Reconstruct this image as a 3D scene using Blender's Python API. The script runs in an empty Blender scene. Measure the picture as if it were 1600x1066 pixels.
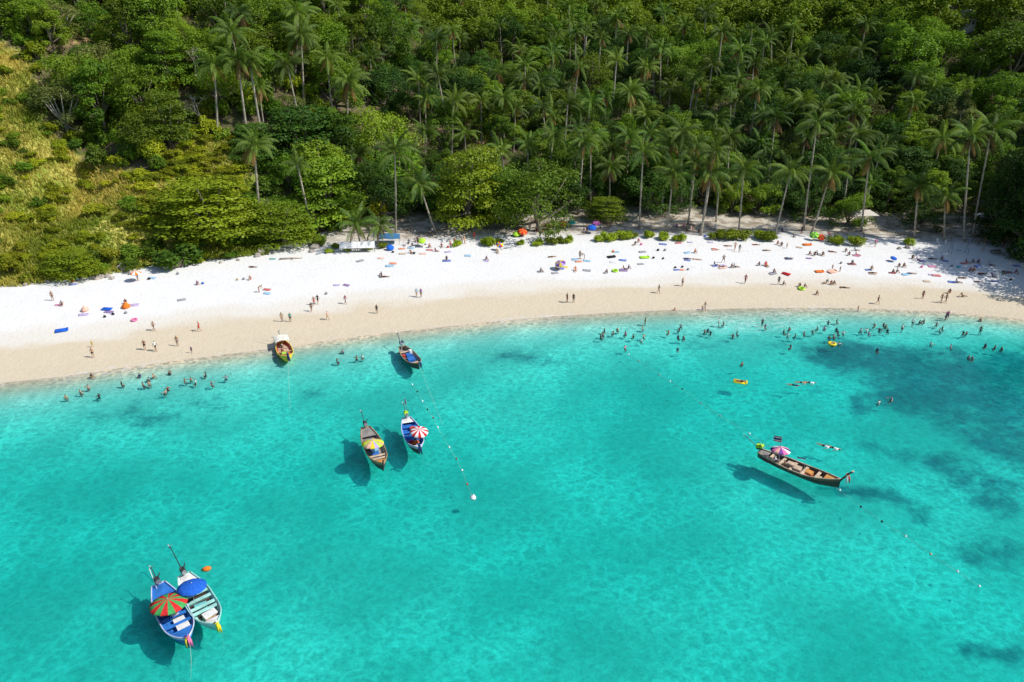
import bpy, math, random
import numpy as np
from mathutils import Vector, Matrix
R = math.radians
scene = bpy.context.scene
col = scene.collection

# ------------------------------------------------------------------ camera
F = 1150.0                     # focal length in pixels of a 1600 wide frame
PITCH = R(26.0)
CAM = np.array([0.0, 0.0, 50.0])
cam_data = bpy.data.cameras.new('camera')
cam_data.sensor_width = 36.0
cam_data.lens = F / 1600.0 * 36.0
cam_data.clip_start = 0.5
cam_data.clip_end = 5000.0
cam = bpy.data.objects.new('camera', cam_data)
cam.location = CAM
cam.rotation_euler = (R(90) - PITCH, 0, 0)
col.objects.link(cam)
scene.camera = cam

# ------------------------------------------------------------------ sky and sun
SUN_EL = R(47)
SUN_DIR = Vector((math.cos(SUN_EL) * 0.985, -math.cos(SUN_EL) * 0.17, math.sin(SUN_EL)))   # towards the sun
world = bpy.data.worlds.new('World')
scene.world = world
world.use_nodes = True
wn = world.node_tree.nodes
wl = world.node_tree.links
wn.clear()
sky = wn.new('ShaderNodeTexSky')
sky.sky_type = 'NISHITA'
sky.sun_disc = False
sky.sun_elevation = SUN_EL
sky.sun_rotation = math.atan2(SUN_DIR.x, SUN_DIR.y)
sky.air_density = 1.0
sky.dust_density = 0.6
bg = wn.new('ShaderNodeBackground')
bg.inputs['Strength'].default_value = 0.105
wo = wn.new('ShaderNodeOutputWorld')
wl.new(sky.outputs[0], bg.inputs[0])
wl.new(bg.outputs[0], wo.inputs[0])
sun_data = bpy.data.lights.new('sun', 'SUN')
sun_data.energy = 4.2
sun_data.angle = R(0.53)
sun_data.color = (1.0, 0.955, 0.88)
sun = bpy.data.objects.new('sun', sun_data)
sun.rotation_euler = SUN_DIR.to_track_quat('Z', 'Y').to_euler()
sun.location = (150, -30, 200)
col.objects.link(sun)
vs = scene.view_settings
vs.view_transform = 'Standard'
vs.look = 'None'
vs.exposure = 0.2
vs.gamma = 1.0
vs.use_curve_mapping = False
cy = scene.cycles
cy.max_bounces = 6
cy.diffuse_bounces = 2
cy.glossy_bounces = 2
cy.transmission_bounces = 4
cy.transparent_max_bounces = 12
cy.volume_bounces = 1
cy.sample_clamp_indirect = 4.0
cy.use_denoising = True
cy.caustics_reflective = False
cy.caustics_refractive = False

# ------------------------------------------------------------------ picture <-> world
FW = np.array([0, math.cos(PITCH), -math.sin(PITCH)])
UP = np.array([0, math.sin(PITCH), math.cos(PITCH)])
RT = np.array([1.0, 0, 0])

def ray(px, py):
    return RT * ((px - 800) / F) + UP * ((533 - py) / F) + FW

def on_plane(px, py, z=0.0):
    d = ray(px, py)
    t = (z - CAM[2]) / d[2]
    return CAM + d * t

def project(x, y, z):
    x = np.asarray(x, float); y = np.asarray(y, float); z = np.asarray(z, float)
    dx, dy, dz = x - CAM[0], y - CAM[1], z - CAM[2]
    zc = dy * FW[1] + dz * FW[2]
    yc = dy * UP[1] + dz * UP[2]
    zc = np.where(zc < 0.1, 0.1, zc)
    return 800 + F * dx / zc, 533 - F * yc / zc

# ------------------------------------------------------------------ noise
_rs = np.random.RandomState(7)
_T = _rs.rand(256, 256)

def vnoise(x, y):
    x = np.asarray(x, float); y = np.asarray(y, float)
    xi = np.floor(x).astype(int); yi = np.floor(y).astype(int)
    fx = x - xi; fy = y - yi
    fx = fx * fx * (3 - 2 * fx); fy = fy * fy * (3 - 2 * fy)
    a = _T[xi % 256, yi % 256]; b = _T[(xi + 1) % 256, yi % 256]
    c = _T[xi % 256, (yi + 1) % 256]; d = _T[(xi + 1) % 256, (yi + 1) % 256]
    return (a * (1 - fx) + b * fx) * (1 - fy) + (c * (1 - fx) + d * fx) * fy

def fbm(x, y, o=3):
    s = 0; a = 0.5
    for i in range(o):
        s = s + a * vnoise(x * 2 ** i + 17 * i, y * 2 ** i + 5 * i)
        a *= 0.5
    return s / (1 - 0.5 ** o)

def smooth(a, b, x):
    t = np.clip((x - a) / (b - a), 0, 1)
    return t * t * (3 - 2 * t)

# ------------------------------------------------------------------ the lie of the land
ZV = 2.6
_w = [(0, 598), (100, 588), (200, 574), (300, 560), (400, 548), (500, 534), (600, 521), (700, 510), (800, 500), (900, 492),
      (1000, 487), (1100, 483), (1200, 481), (1300, 481), (1400, 483), (1500, 489), (1600, 499)]
_v = [(0, 450), (100, 438), (200, 424), (300, 411), (400, 401), (500, 394), (600, 386), (700, 378), (800, 376), (900, 374),
      (1000, 373), (1100, 372), (1200, 373), (1300, 376), (1400, 381), (1500, 388), (1600, 396)]
_wp = np.array([on_plane(x, y, 0.0) for x, y in _w])
_vp = np.array([on_plane(x, y, ZV) for x, y in _v])

def _ext(p):
    x = p[:, 0]; y = p[:, 1]
    s0 = (y[1] - y[0]) / (x[1] - x[0]); s1 = (y[-1] - y[-2]) / (x[-1] - x[-2])
    return (np.concatenate([[x[0] - 600], x, [x[-1] + 600]]),
            np.concatenate([[y[0] - 600 * max(s0, 0.15)], y, [y[-1] + 600 * min(s1, -0.2)]]))
_wx, _wy = _ext(_wp)
_vx, _vy = _ext(_vp)

def y_shore(x): return np.interp(x, _wx, _wy) + 0.5 * (vnoise(np.asarray(x) * 0.12, 3.3) - 0.5)
def y_veg(x): return np.interp(x, _vx, _vy) + 1.6 * (vnoise(np.asarray(x) * 0.2, 9.1) - 0.5)

def terrain(x, y):
    x = np.asarray(x, float); y = np.asarray(y, float)
    ys = y_shore(x); yv = y_veg(x)
    s = np.maximum(ys - y, 0)
    sea = -(1.65 * (1 - np.exp(-(s / 11.5) ** 1.3)) + 0.007 * s)
    sea = sea - smooth(4, 25, s) * (0.7 * (fbm(x * 0.03 + 4, y * 0.045 + 2) - 0.5) + 0.25 * (fbm(x * .16, y * .2) - 0.5))
    sea = np.minimum(sea, -0.03 * np.minimum(s, 1))
    u = np.clip((y - ys) / (yv - ys), 0, 1)
    beach = ZV * (1 - (1 - u) ** 1.6) + 0.10 * (fbm(x * 0.15, y * 0.25) - 0.5) * smooth(.25, .5, u)
    t = np.maximum(y - yv, 0)
    left = 1 - smooth(-62, -18, x)
    right = smooth(70, 125, x)
    w = 1.0 + 17.0 * (1 - left)
    slope = 0.27 + 0.36 * left + 0.20 * right
    q = np.maximum(t - w, 0)
    hill = slope * (np.sqrt(q * q + 36) - 6)
    hill = 85 * (1 - np.exp(-hill / 85.0)) * 1.06
    bump = smooth(2, 18, q) * (5.0 * (fbm(x * 0.03 + 3, y * 0.03 + 8) - 0.5) + left * 3.0 * (fbm(x * 0.09, y * 0.09) - 0.5))
    gully = -5.5 * left * np.exp(-((x + 88 + 0.25 * (y - 150)) / 9.0) ** 2) * smooth(8, 25, q)
    hill = hill + bump + gully + 0.02 * t + 0.3 * smooth(0, 3, t) * (fbm(x * .3, y * .3) - .4)
    return np.where(y < ys, sea, np.where(y < yv, beach, ZV + hill))

_tt = np.concatenate([np.arange(45, 330, 0.6), np.arange(330, 900, 3.0)])

def ground(px, py, h=0.0):
    """the place on the land where the line of sight is h metres above it"""
    d = ray(px, py)
    P = CAM[None] + d[None] * _tt[:, None]
    g = P[:, 2] - terrain(P[:, 0], P[:, 1]) - h
    i = int(np.argmax(g <= 0)) if np.any(g <= 0) else len(g) - 1
    i = max(i, 1)
    a = g[i - 1] / (g[i - 1] - g[i]) if g[i - 1] != g[i] else 0
    p = P[i - 1] * (1 - a) + P[i] * a
    return np.array([p[0], p[1], float(terrain(p[0], p[1]))])

def in_poly(px, py, poly):
    px = np.asarray(px, float); py = np.asarray(py, float)
    r = np.zeros(px.shape, bool)
    n = len(poly)
    for i in range(n):
        x1, y1 = poly[i]; x2, y2 = poly[(i + 1) % n]
        c = ((y1 > py) != (y2 > py)) & (px < (x2 - x1) * (py - y1) / (y2 - y1 + 1e-9) + x1)
        r ^= c
    return r

GRASS = [(-400, 60), (10, 72), (58, 112), (72, 200), (130, 255), (235, 275), (300, 212), (355, 205), (388, 270), (402, 340), (395, 396), (200, 426), (60, 442), (-400, 520)]
def grassy(x, y, z):
    px, py = project(x, y, z)
    n = fbm(np.asarray(x) * .12, np.asarray(y) * .12) - .5
    return in_poly(px + 60 * n, py + 45 * n, GRASS)

# ------------------------------------------------------------------ tags
def tag(o, label=None, cat=None, group=None, kind=None):
    if label: o['label'] = label
    if cat: o['category'] = cat
    if group: o['group'] = group
    if kind: o['kind'] = kind
    return o

def empty(name, loc=(0, 0, 0), rz=0.0, sc=1.0):
    o = bpy.data.objects.new(name, None)
    o.location = tuple(float(v) for v in loc); o.rotation_euler = (0, 0, rz); o.scale = (sc, sc, sc) if np.isscalar(sc) else sc
    o.empty_display_size = 0.3
    col.objects.link(o)
    return o

def link(name, mesh, parent=None, loc=(0, 0, 0), rot=(0, 0, 0), sc=1.0):
    o = bpy.data.objects.new(name, mesh)
    o.location = tuple(float(v) for v in loc); o.rotation_euler = rot; o.scale = (sc, sc, sc) if np.isscalar(sc) else sc
    col.objects.link(o)
    if parent: o.parent = parent
    return o

PENDING = {}       # base label -> list of (px, object); settled at the end with an order from the left
def pend(o, base, px, cat, group=None):
    o['category'] = cat
    if group: o['group'] = group
    PENDING.setdefault(base, []).append((float(px), o))
    return o
def ordinal(n):
    w = ['first', 'second', 'third', 'fourth', 'fifth', 'sixth', 'seventh', 'eighth', 'ninth', 'tenth', 'eleventh', 'twelfth']
    if n <= 12: return w[n - 1]
    return '%d%s' % (n, 'th' if 10 < n % 100 < 14 else {1: 'st', 2: 'nd', 3: 'rd'}.get(n % 10, 'th'))
def settle():
    for base, items in PENDING.items():
        items.sort(key=lambda a: a[0])
        for i, (px, o) in enumerate(items):
            lab = base if len(items) == 1 else '%s, %s from left of %d' % (base, ordinal(i + 1), len(items))
            if len(lab.split()) > 16: lab = '%s, %s from left' % (base, ordinal(i + 1))
            o['label'] = lab

# ------------------------------------------------------------------ mesh building
class MB:
    def __init__(self): self.v = []; self.f = []; self.m = []
    def add(self, v, f, m=0):
        k = len(self.v)
        self.v += [tuple(map(float, p)) for p in v]
        self.f += [tuple(i + k for i in q) for q in f]
        self.m += [m] * len(f)
        return self
    def box(self, c, s, rz=0.0, m=0, ry=0.0, taper=1.0):
        c = np.array(c, float); hx, hy, hz = s[0] / 2, s[1] / 2, s[2] / 2
        vs_ = []
        for z in (-hz, hz):
            k = taper if z > 0 else 1.0
            for x, y in ((-hx, -hy), (hx, -hy), (hx, hy), (-hx, hy)):
                vs_.append((x * k, y * k, z))
        a = np.array(vs_)
        if ry:
            ca, sa = math.cos(ry), math.sin(ry)
            a = np.stack([a[:, 0] * ca + a[:, 2] * sa, a[:, 1], -a[:, 0] * sa + a[:, 2] * ca], 1)
        ca, sa = math.cos(rz), math.sin(rz)
        a = np.stack([a[:, 0] * ca - a[:, 1] * sa, a[:, 0] * sa + a[:, 1] * ca, a[:, 2]], 1) + c
        return self.add(a, [(0, 3, 2, 1), (4, 5, 6, 7), (0, 1, 5, 4), (1, 2, 6, 5), (2, 3, 7, 6), (3, 0, 4, 7)], m)
    def tube(self, pts, rad, n=7, m=0, cap=True):
        pts = [Vector(p) for p in pts]
        if np.isscalar(rad): rad = [rad] * len(pts)
        rings = []
        ref = None
        for i, p in enumerate(pts):
            d = (pts[min(i + 1, len(pts) - 1)] - pts[max(i - 1, 0)]).normalized()
            if ref is None:
                ref = d.orthogonal().normalized()
            ref = (ref - d * ref.dot(d)).normalized()
            b = d.cross(ref)
            rings.append([p + (ref * math.cos(2 * math.pi * k / n) + b * math.sin(2 * math.pi * k / n)) * rad[i] for k in range(n)])
        v = [q for r_ in rings for q in r_]
        f = []
        for i in range(len(pts) - 1):
            for k in range(n):
                f.append((i * n + k, i * n + (k + 1) % n, (i + 1) * n + (k + 1) % n, (i + 1) * n + k))
        if cap:
            f.append(tuple(range(n - 1, -1, -1)))
            f.append(tuple((len(pts) - 1) * n + k for k in range(n)))
        return self.add(v, f, m)
    def lathe(self, prof, c=(0, 0, 0), n=14, m=0):
        v = []; f = []
        for r_, z in prof:
            for k in range(n):
                a = 2 * math.pi * k / n
                v.append((c[0] + r_ * math.cos(a), c[1] + r_ * math.sin(a), c[2] + z))
        for i in range(len(prof) - 1):
            for k in range(n):
                f.append((i * n + k, i * n + (k + 1) % n, (i + 1) * n + (k + 1) % n, (i + 1) * n + k))
        return self.add(v, f, m)
    def ell(self, c, r_, nu=10, nv=7, m=0):
        if np.isscalar(r_): r_ = (r_, r_, r_)
        v = [(c[0], c[1], c[2] - r_[2])]
        for j in range(1, nv):
            t = -math.pi / 2 + math.pi * j / nv
            for k in range(nu):
                a = 2 * math.pi * k / nu
                v.append((c[0] + r_[0] * math.cos(t) * math.cos(a), c[1] + r_[1] * math.cos(t) * math.sin(a), c[2] + r_[2] * math.sin(t)))
        v.append((c[0], c[1], c[2] + r_[2]))
        f = [(0, 1 + (k + 1) % nu, 1 + k) for k in range(nu)]
        for j in range(nv - 2):
            o = 1 + j * nu
            for k in range(nu):
                f.append((o + k, o + (k + 1) % nu, o + nu + (k + 1) % nu, o + nu + k))
        o = 1 + (nv - 2) * nu
        f += [(o + k, o + (k + 1) % nu, len(v) - 1) for k in range(nu)]
        return self.add(v, f, m)
    def mesh(self, name, mats, smooth_=True):
        me = bpy.data.meshes.new(name)
        me.from_pydata(self.v, [], self.f)
        if not isinstance(mats, (list, tuple)): mats = [mats]
        for m in mats: me.materials.append(m)
        if len(mats) > 1: me.polygons.foreach_set('material_index', self.m)
        if smooth_: me.polygons.foreach_set('use_smooth', [True] * len(me.polygons))
        me.update()
        return me
    def build(self, name, mats, parent=None, smooth_=False, **k):
        return link(name, self.mesh(name, mats, smooth_), parent, **k)

def np_mesh(name, v, quads, mat, attrs=None, smooth_=False):
    """mesh from numpy arrays: v (n,3), quads (m,4); attrs: name -> (domain, values)"""
    me = bpy.data.meshes.new(name)
    v = np.asarray(v, np.float32); quads = np.asarray(quads, np.int32)
    m, k = quads.shape
    me.vertices.add(len(v)); me.vertices.foreach_set('co', v.ravel())
    me.loops.add(m * k); me.loops.foreach_set('vertex_index', quads.ravel())
    me.polygons.add(m)
    me.polygons.foreach_set('loop_start', np.arange(0, m * k, k, dtype=np.int32))
    me.polygons.foreach_set('loop_total', np.full(m, k, np.int32))
    if smooth_: me.polygons.foreach_set('use_smooth', np.ones(m, bool))
    me.update(calc_edges=True)
    for an, (dom, val) in (attrs or {}).items():
        at = me.attributes.new(an, 'FLOAT', dom)
        at.data.foreach_set('value', np.asarray(val, np.float32))
    if mat is not None: me.materials.append(mat)
    return me

# ------------------------------------------------------------------ materials
def new_mat(name):
    m = bpy.data.materials.new(name); m.use_nodes = True
    nt = m.node_tree; nt.nodes.clear()
    out = nt.nodes.new('ShaderNodeOutputMaterial')
    return m, nt, out
def N(nt, t, **k):
    n = nt.nodes.new(t)
    for a, b in k.items():
        if a.startswith('i_'):
            key = a[2:]
            n.inputs[int(key) if key.isdigit() else key].default_value = b
        else: setattr(n, a, b)
    return n
def mixc(nt, fac, a, b, blend='MIX'):
    n = nt.nodes.new('ShaderNodeMix'); n.data_type = 'RGBA'; n.blend_type = blend
    for s, v in ((0, fac), (6, a), (7, b)):
        if hasattr(v, 'is_linked') or isinstance(v, bpy.types.NodeSocket): nt.links.new(v, n.inputs[s])
        elif s == 0: n.inputs[s].default_value = v
        else: n.inputs[s].default_value = (*v, 1)
    return n.outputs[2]
def ramp(nt, fac, a, b, lo=0.0, hi=1.0):
    n = N(nt, 'ShaderNodeMapRange'); n.clamp = True; n.interpolation_type = 'SMOOTHSTEP'
    nt.links.new(fac, n.inputs[0])
    n.inputs[1].default_value = a; n.inputs[2].default_value = b; n.inputs[3].default_value = lo; n.inputs[4].default_value = hi
    return n.outputs[0]
def math_(nt, op, a, b=None):
    n = N(nt, 'ShaderNodeMath'); n.operation = op
    for i, v in enumerate((a, b)):
        if v is None: continue
        if isinstance(v, bpy.types.NodeSocket): nt.links.new(v, n.inputs[i])
        else: n.inputs[i].default_value = v
    return n.outputs[0]
def noise(nt, vec, scale, detail=3.0, rough=0.55, dist=0.0):
    n = N(nt, 'ShaderNodeTexNoise'); n.inputs['Scale'].default_value = scale
    n.inputs['Detail'].default_value = detail; n.inputs['Roughness'].default_value = rough; n.inputs['Distortion'].default_value = dist
    if vec is not None: nt.links.new(vec, n.inputs['Vector'])
    return n.outputs['Fac']
def stretch(nt, vec, s, rot=0.0):
    n = N(nt, 'ShaderNodeMapping'); n.inputs['Scale'].default_value = s; n.inputs['Rotation'].default_value = (0, 0, rot)
    nt.links.new(vec, n.inputs['Vector'])
    return n.outputs[0]

_plain = {}
def plain(name, c, rough=0.6, var=0.18, metal=0.0, spec=0.3, scale=6.0):
    """simple surface with blotchy wear"""
    if name in _plain: return _plain[name]
    m, nt, out = new_mat(name)
    g = N(nt, 'ShaderNodeTexCoord')
    f = noise(nt, g.outputs['Object'], scale, 4)
    lo = tuple(max(0, x * (1 - var)) for x in c); hi = tuple(min(1, x * (1 + var)) for x in c)
    cc = mixc(nt, ramp(nt, f, .3, .7), lo, hi)
    p = N(nt, 'ShaderNodeBsdfPrincipled'); p.inputs['Roughness'].default_value = rough; p.inputs['Metallic'].default_value = metal
    p.inputs['Specular IOR Level'].default_value = spec
    nt.links.new(cc, p.inputs['Base Color']); nt.links.new(p.outputs[0], out.inputs[0])
    _plain[name] = m
    return m

def leaf_mat(name, a, b, c, transl=0.35, rnd=0.35):
    """a..b by leaf tint, c by whole-plant hue"""
    m, nt, out = new_mat(name)
    at = N(nt, 'ShaderNodeAttribute'); at.attribute_name = 'tint'
    oi = N(nt, 'ShaderNodeObjectInfo')
    c1 = mixc(nt, at.outputs['Fac'], a, b)
    c2 = mixc(nt, math_(nt, 'MULTIPLY', oi.outputs['Random'], rnd * 2), c1, c)
    hs = N(nt, 'ShaderNodeHueSaturation')
    rr = math_(nt, 'FRACT', math_(nt, 'MULTIPLY', oi.outputs['Random'], 7.31))
    nt.links.new(ramp(nt, rr, 0, 1, .62, 1.32), hs.inputs['Value']); nt.links.new(c2, hs.inputs['Color'])
    d = N(nt, 'ShaderNodeBsdfDiffuse'); t = N(nt, 'ShaderNodeBsdfTranslucent')
    nt.links.new(hs.outputs[0], d.inputs[0])
    tc = mixc(nt, 1.0, hs.outputs[0], (1.0, 1.0, .45), 'MULTIPLY')
    nt.links.new(tc, t.inputs[0])
    mx = N(nt, 'ShaderNodeMixShader'); mx.inputs[0].default_value = transl
    nt.links.new(d.outputs[0], mx.inputs[1]); nt.links.new(t.outputs[0], mx.inputs[2])
    gl = N(nt, 'ShaderNodeBsdfGlossy'); gl.inputs['Roughness'].default_value = .6; gl.inputs[0].default_value = (.8, .85, .9, 1)
    m2 = N(nt, 'ShaderNodeMixShader'); m2.inputs[0].default_value = .018
    nt.links.new(mx.outputs[0], m2.inputs[1]); nt.links.new(gl.outputs[0], m2.inputs[2])
    nt.links.new(m2.outputs[0], out.inputs[0])
    return m

# ---- sand, seabed and hillside soil
def make_ground():
    m, nt, out = new_mat('sand_and_soil')
    geo = N(nt, 'ShaderNodeNewGeometry'); P = geo.outputs['Position']
    sx = N(nt, 'ShaderNodeSeparateXYZ'); nt.links.new(P, sx.inputs[0]); z = sx.outputs['Z']
    def attr(n):
        a = N(nt, 'ShaderNodeAttribute'); a.attribute_name = n; return a.outputs['Fac']
    n1 = noise(nt, P, .09, 4); n2 = noise(nt, P, .7, 5, .6); n3 = noise(nt, P, 5.0, 3)
    lay = stretch(nt, P, (.05, .25, 1), .12)
    n4 = noise(nt, lay, 1.0, 3)
    dry = mixc(nt, n2, (.69, .685, .675), (.79, .785, .775))
    dry = mixc(nt, ramp(nt, noise(nt, P, .35, 6, .7), .52, .72, 0, .35), dry, (.58, .55, .50))
    dry = mixc(nt, ramp(nt, noise(nt, P, 1.9, 4, .7), .5, .68, 0, .16), dry, (.45, .42, .38))
    wet = mixc(nt, n2, (.56, .475, .345), (.64, .555, .42))
    wz = math_(nt, 'ADD', z, math_(nt, 'MULTIPLY', math_(nt, 'SUBTRACT', n1, .5), .7))
    wz = math_(nt, 'ADD', wz, math_(nt, 'MULTIPLY', math_(nt, 'SUBTRACT', n4, .5), .5))
    damp = mixc(nt, ramp(nt, wz, .85, 1.25), wet, (.68, .645, .58))
    sand = mixc(nt, ramp(nt, wz, 1.3, 1.7), damp, dry)
    bed = mixc(nt, noise(nt, P, .5, 5, .62, .6), (.74, .71, .63), (.92, .89, .82))  # sand and rubble mottling, also standing in for caustic light on the bed
    bed = mixc(nt, ramp(nt, noise(nt, P, 1.3, 3, .6, 1.2), .46, .66, 0, .30), bed, (.50, .52, .46))
    sand = mixc(nt, ramp(nt, z, -.6, .0), bed, sand)
    rf = attr('reef')
    rk = noise(nt, P, .22, 7, .72, .3)
    rk2 = noise(nt, stretch(nt, P, (.5, 1.0, 1)), .5, 5, .7, .5)
    rfac = ramp(nt, math_(nt, 'ADD', rf, math_(nt, 'ADD', math_(nt, 'MULTIPLY', math_(nt, 'SUBTRACT', rk, .5), 1.5), math_(nt, 'MULTIPLY', math_(nt, 'SUBTRACT', rk2, .5), .6))), .24, .80, 0, .95)
    reefc = mixc(nt, ramp(nt, noise(nt, P, .6, 6, .7), .35, .65), (.03, .07, .12), (.17, .22, .24))
    c = mixc(nt, rfac, sand, reefc)
    soil = mixc(nt, n2, (.075, .06, .035), (.17, .13, .075))
    soil = mixc(nt, ramp(nt, noise(nt, P, .16, 4), .5, .65), soil, (.05, .075, .018))
    soil = mixc(nt, ramp(nt, noise(nt, P, .05, 2), .62, .7), soil, (.34, .23, .12))
    litter = mixc(nt, ramp(nt, noise(nt, P, .45, 6, .7), .40, .6, 0, .9), (.56, .51, .43), (.24, .19, .13))
    vg = attr('veg')
    vf = ramp(nt, math_(nt, 'ADD', vg, math_(nt, 'MULTIPLY', math_(nt, 'SUBTRACT', n2, .5), .7)), .4, .6)
    lf = ramp(nt, attr('litter'), .1, .9)
    c = mixc(nt, lf, c, litter)
    c = mixc(nt, vf, c, soil)
    gr = mixc(nt, ramp(nt, noise(nt, P, .22, 5), .4, .62), (.46, .42, .10), (.22, .29, .04))
    c = mixc(nt, attr('grass'), c, gr)
    b = N(nt, 'ShaderNodeBump'); b.inputs['Strength'].default_value = .75; b.inputs['Distance'].default_value = .14
    hn = math_(nt, 'ADD', math_(nt, 'MULTIPLY', noise(nt, P, 1.6, 5, .65), 1.0), math_(nt, 'MULTIPLY', n3, .3))
    nt.links.new(hn, b.inputs['Height'])
    p = N(nt, 'ShaderNodeBsdfPrincipled')
    nt.links.new(c, p.inputs['Base Color']); nt.links.new(b.outputs[0], p.inputs['Normal'])
    nt.links.new(ramp(nt, wz, .0, .6, .45, .95), p.inputs['Roughness'])
    p.inputs['Specular IOR Level'].default_value = .2
    nt.links.new(p.outputs[0], out.inputs[0])
    return m

def make_water():
    m, nt, out = new_mat('sea_water')
    geo = N(nt, 'ShaderNodeNewGeometry'); P = geo.outputs['Position']
    # wave relief
    w1 = noise(nt, stretch(nt, P, (.30, .75, 1), .18), 1.0, 4, .6, .5)
    w2 = noise(nt, stretch(nt, P, (1.2, 2.4, 1), .25), 1.0, 3, .6, .4)
    hgt = math_(nt, 'ADD', w1, math_(nt, 'MULTIPLY', w2, .16))
    b = N(nt, 'ShaderNodeBump'); b.inputs['Strength'].default_value = 1.0; b.inputs['Distance'].default_value = .085
    nt.links.new(hgt, b.inputs['Height'])
    fr = N(nt, 'ShaderNodeFresnel'); fr.inputs['IOR'].default_value = 1.333
    nt.links.new(b.outputs[0], fr.inputs['Normal'])
    gl = N(nt, 'ShaderNodeBsdfGlossy'); gl.inputs['Roughness'].default_value = .12
    nt.links.new(b.outputs[0], gl.inputs['Normal'])
    # caustic light of the ripples, painted as a web into the transparent colour
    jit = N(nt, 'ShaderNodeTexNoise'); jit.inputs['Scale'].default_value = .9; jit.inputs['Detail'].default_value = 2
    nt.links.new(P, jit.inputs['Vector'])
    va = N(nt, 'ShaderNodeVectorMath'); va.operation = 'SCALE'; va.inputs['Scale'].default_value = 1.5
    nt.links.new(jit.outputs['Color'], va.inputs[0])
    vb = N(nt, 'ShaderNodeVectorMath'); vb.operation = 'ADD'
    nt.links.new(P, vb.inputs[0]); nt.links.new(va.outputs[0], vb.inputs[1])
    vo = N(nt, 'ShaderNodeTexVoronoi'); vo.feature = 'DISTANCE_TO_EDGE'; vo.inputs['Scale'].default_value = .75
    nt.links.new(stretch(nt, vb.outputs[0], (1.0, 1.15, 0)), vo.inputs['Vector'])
    caustic_web = ramp(nt, vo.outputs['Distance'], .0, .24, 1.0, .0)
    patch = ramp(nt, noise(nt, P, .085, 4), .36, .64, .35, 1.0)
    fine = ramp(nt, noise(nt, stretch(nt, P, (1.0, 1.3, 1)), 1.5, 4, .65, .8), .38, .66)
    k = math_(nt, 'MULTIPLY', math_(nt, 'ADD', math_(nt, 'MULTIPLY', caustic_web, .5), math_(nt, 'MULTIPLY', fine, .65)), patch)
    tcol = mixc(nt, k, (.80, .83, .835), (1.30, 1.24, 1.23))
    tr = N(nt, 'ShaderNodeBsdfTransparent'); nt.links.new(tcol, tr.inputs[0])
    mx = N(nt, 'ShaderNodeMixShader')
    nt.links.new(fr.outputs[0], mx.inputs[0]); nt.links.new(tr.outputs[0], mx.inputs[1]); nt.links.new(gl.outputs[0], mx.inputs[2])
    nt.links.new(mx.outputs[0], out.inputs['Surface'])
    ab = N(nt, 'ShaderNodeVolumeAbsorption')
    K = np.array([.70, .056, .056])
    ab.inputs['Color'].default_value = (*(1 - K / .72), 1); ab.inputs['Density'].default_value = .72
    sc_ = N(nt, 'ShaderNodeVolumeScatter'); sc_.inputs['Color'].default_value = (.06, .80, 1.0, 1); sc_.inputs['Density'].default_value = .13; sc_.inputs['Anisotropy'].default_value = .2
    ad = N(nt, 'ShaderNodeAddShader'); nt.links.new(ab.outputs[0], ad.inputs[0]); nt.links.new(sc_.outputs[0], ad.inputs[1])
    nt.links.new(ad.outputs[0], out.inputs['Volume'])
    return m

SAND = make_ground()
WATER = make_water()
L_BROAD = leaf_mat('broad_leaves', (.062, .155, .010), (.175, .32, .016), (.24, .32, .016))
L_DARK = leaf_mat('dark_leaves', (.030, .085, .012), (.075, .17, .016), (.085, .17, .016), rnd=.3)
L_DRY = leaf_mat('olive_leaves', (.11, .15, .026), (.20, .24, .05), (.20, .21, .06))
L_BUSH = leaf_mat('bush_leaves', (.19, .27, .010), (.40, .45, .014), (.44, .44, .02), transl=.42)
L_SHORE = leaf_mat('shore_shrub_leaves', (.20, .30, .012), (.42, .50, .018), (.34, .42, .018), rnd=.2)
L_PALM = leaf_mat('palm_leaflets', (.045, .12, .016), (.17, .28, .034), (.19, .24, .03), transl=.36, rnd=.3)
L_FROND_DRY = leaf_mat('dry_palm_leaflets', (.24, .14, .04), (.34, .21, .06), (.26, .16, .05), rnd=.2)
L_CAS = leaf_mat('casuarina_needles', (.04, .065, .018), (.09, .115, .03), (.08, .10, .03), rnd=.2)
L_SUN = leaf_mat('leaves_painted_sunlit', (.13, .215, .010), (.31, .40, .016), (.34, .38, .016), rnd=.2)  # lighter leaf copy, sunlit look put into its colour
L_GRASS = leaf_mat('grass_blades', (.28, .37, .018), (.84, .68, .14), (.36, .30, .04), transl=.35, rnd=0)
BARK = plain('grey_bark', (.20, .17, .13), .9, .3, scale=3)
PALE_BARK = plain('pale_bark', (.42, .38, .32), .9, .25, scale=3)
PALM_BARK = plain('palm_bark', (.36, .315, .25), .9, .3, scale=2.5)
ROCK = plain('weathered_rock', (.34, .30, .26), .9, .4, scale=1.6)

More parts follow.
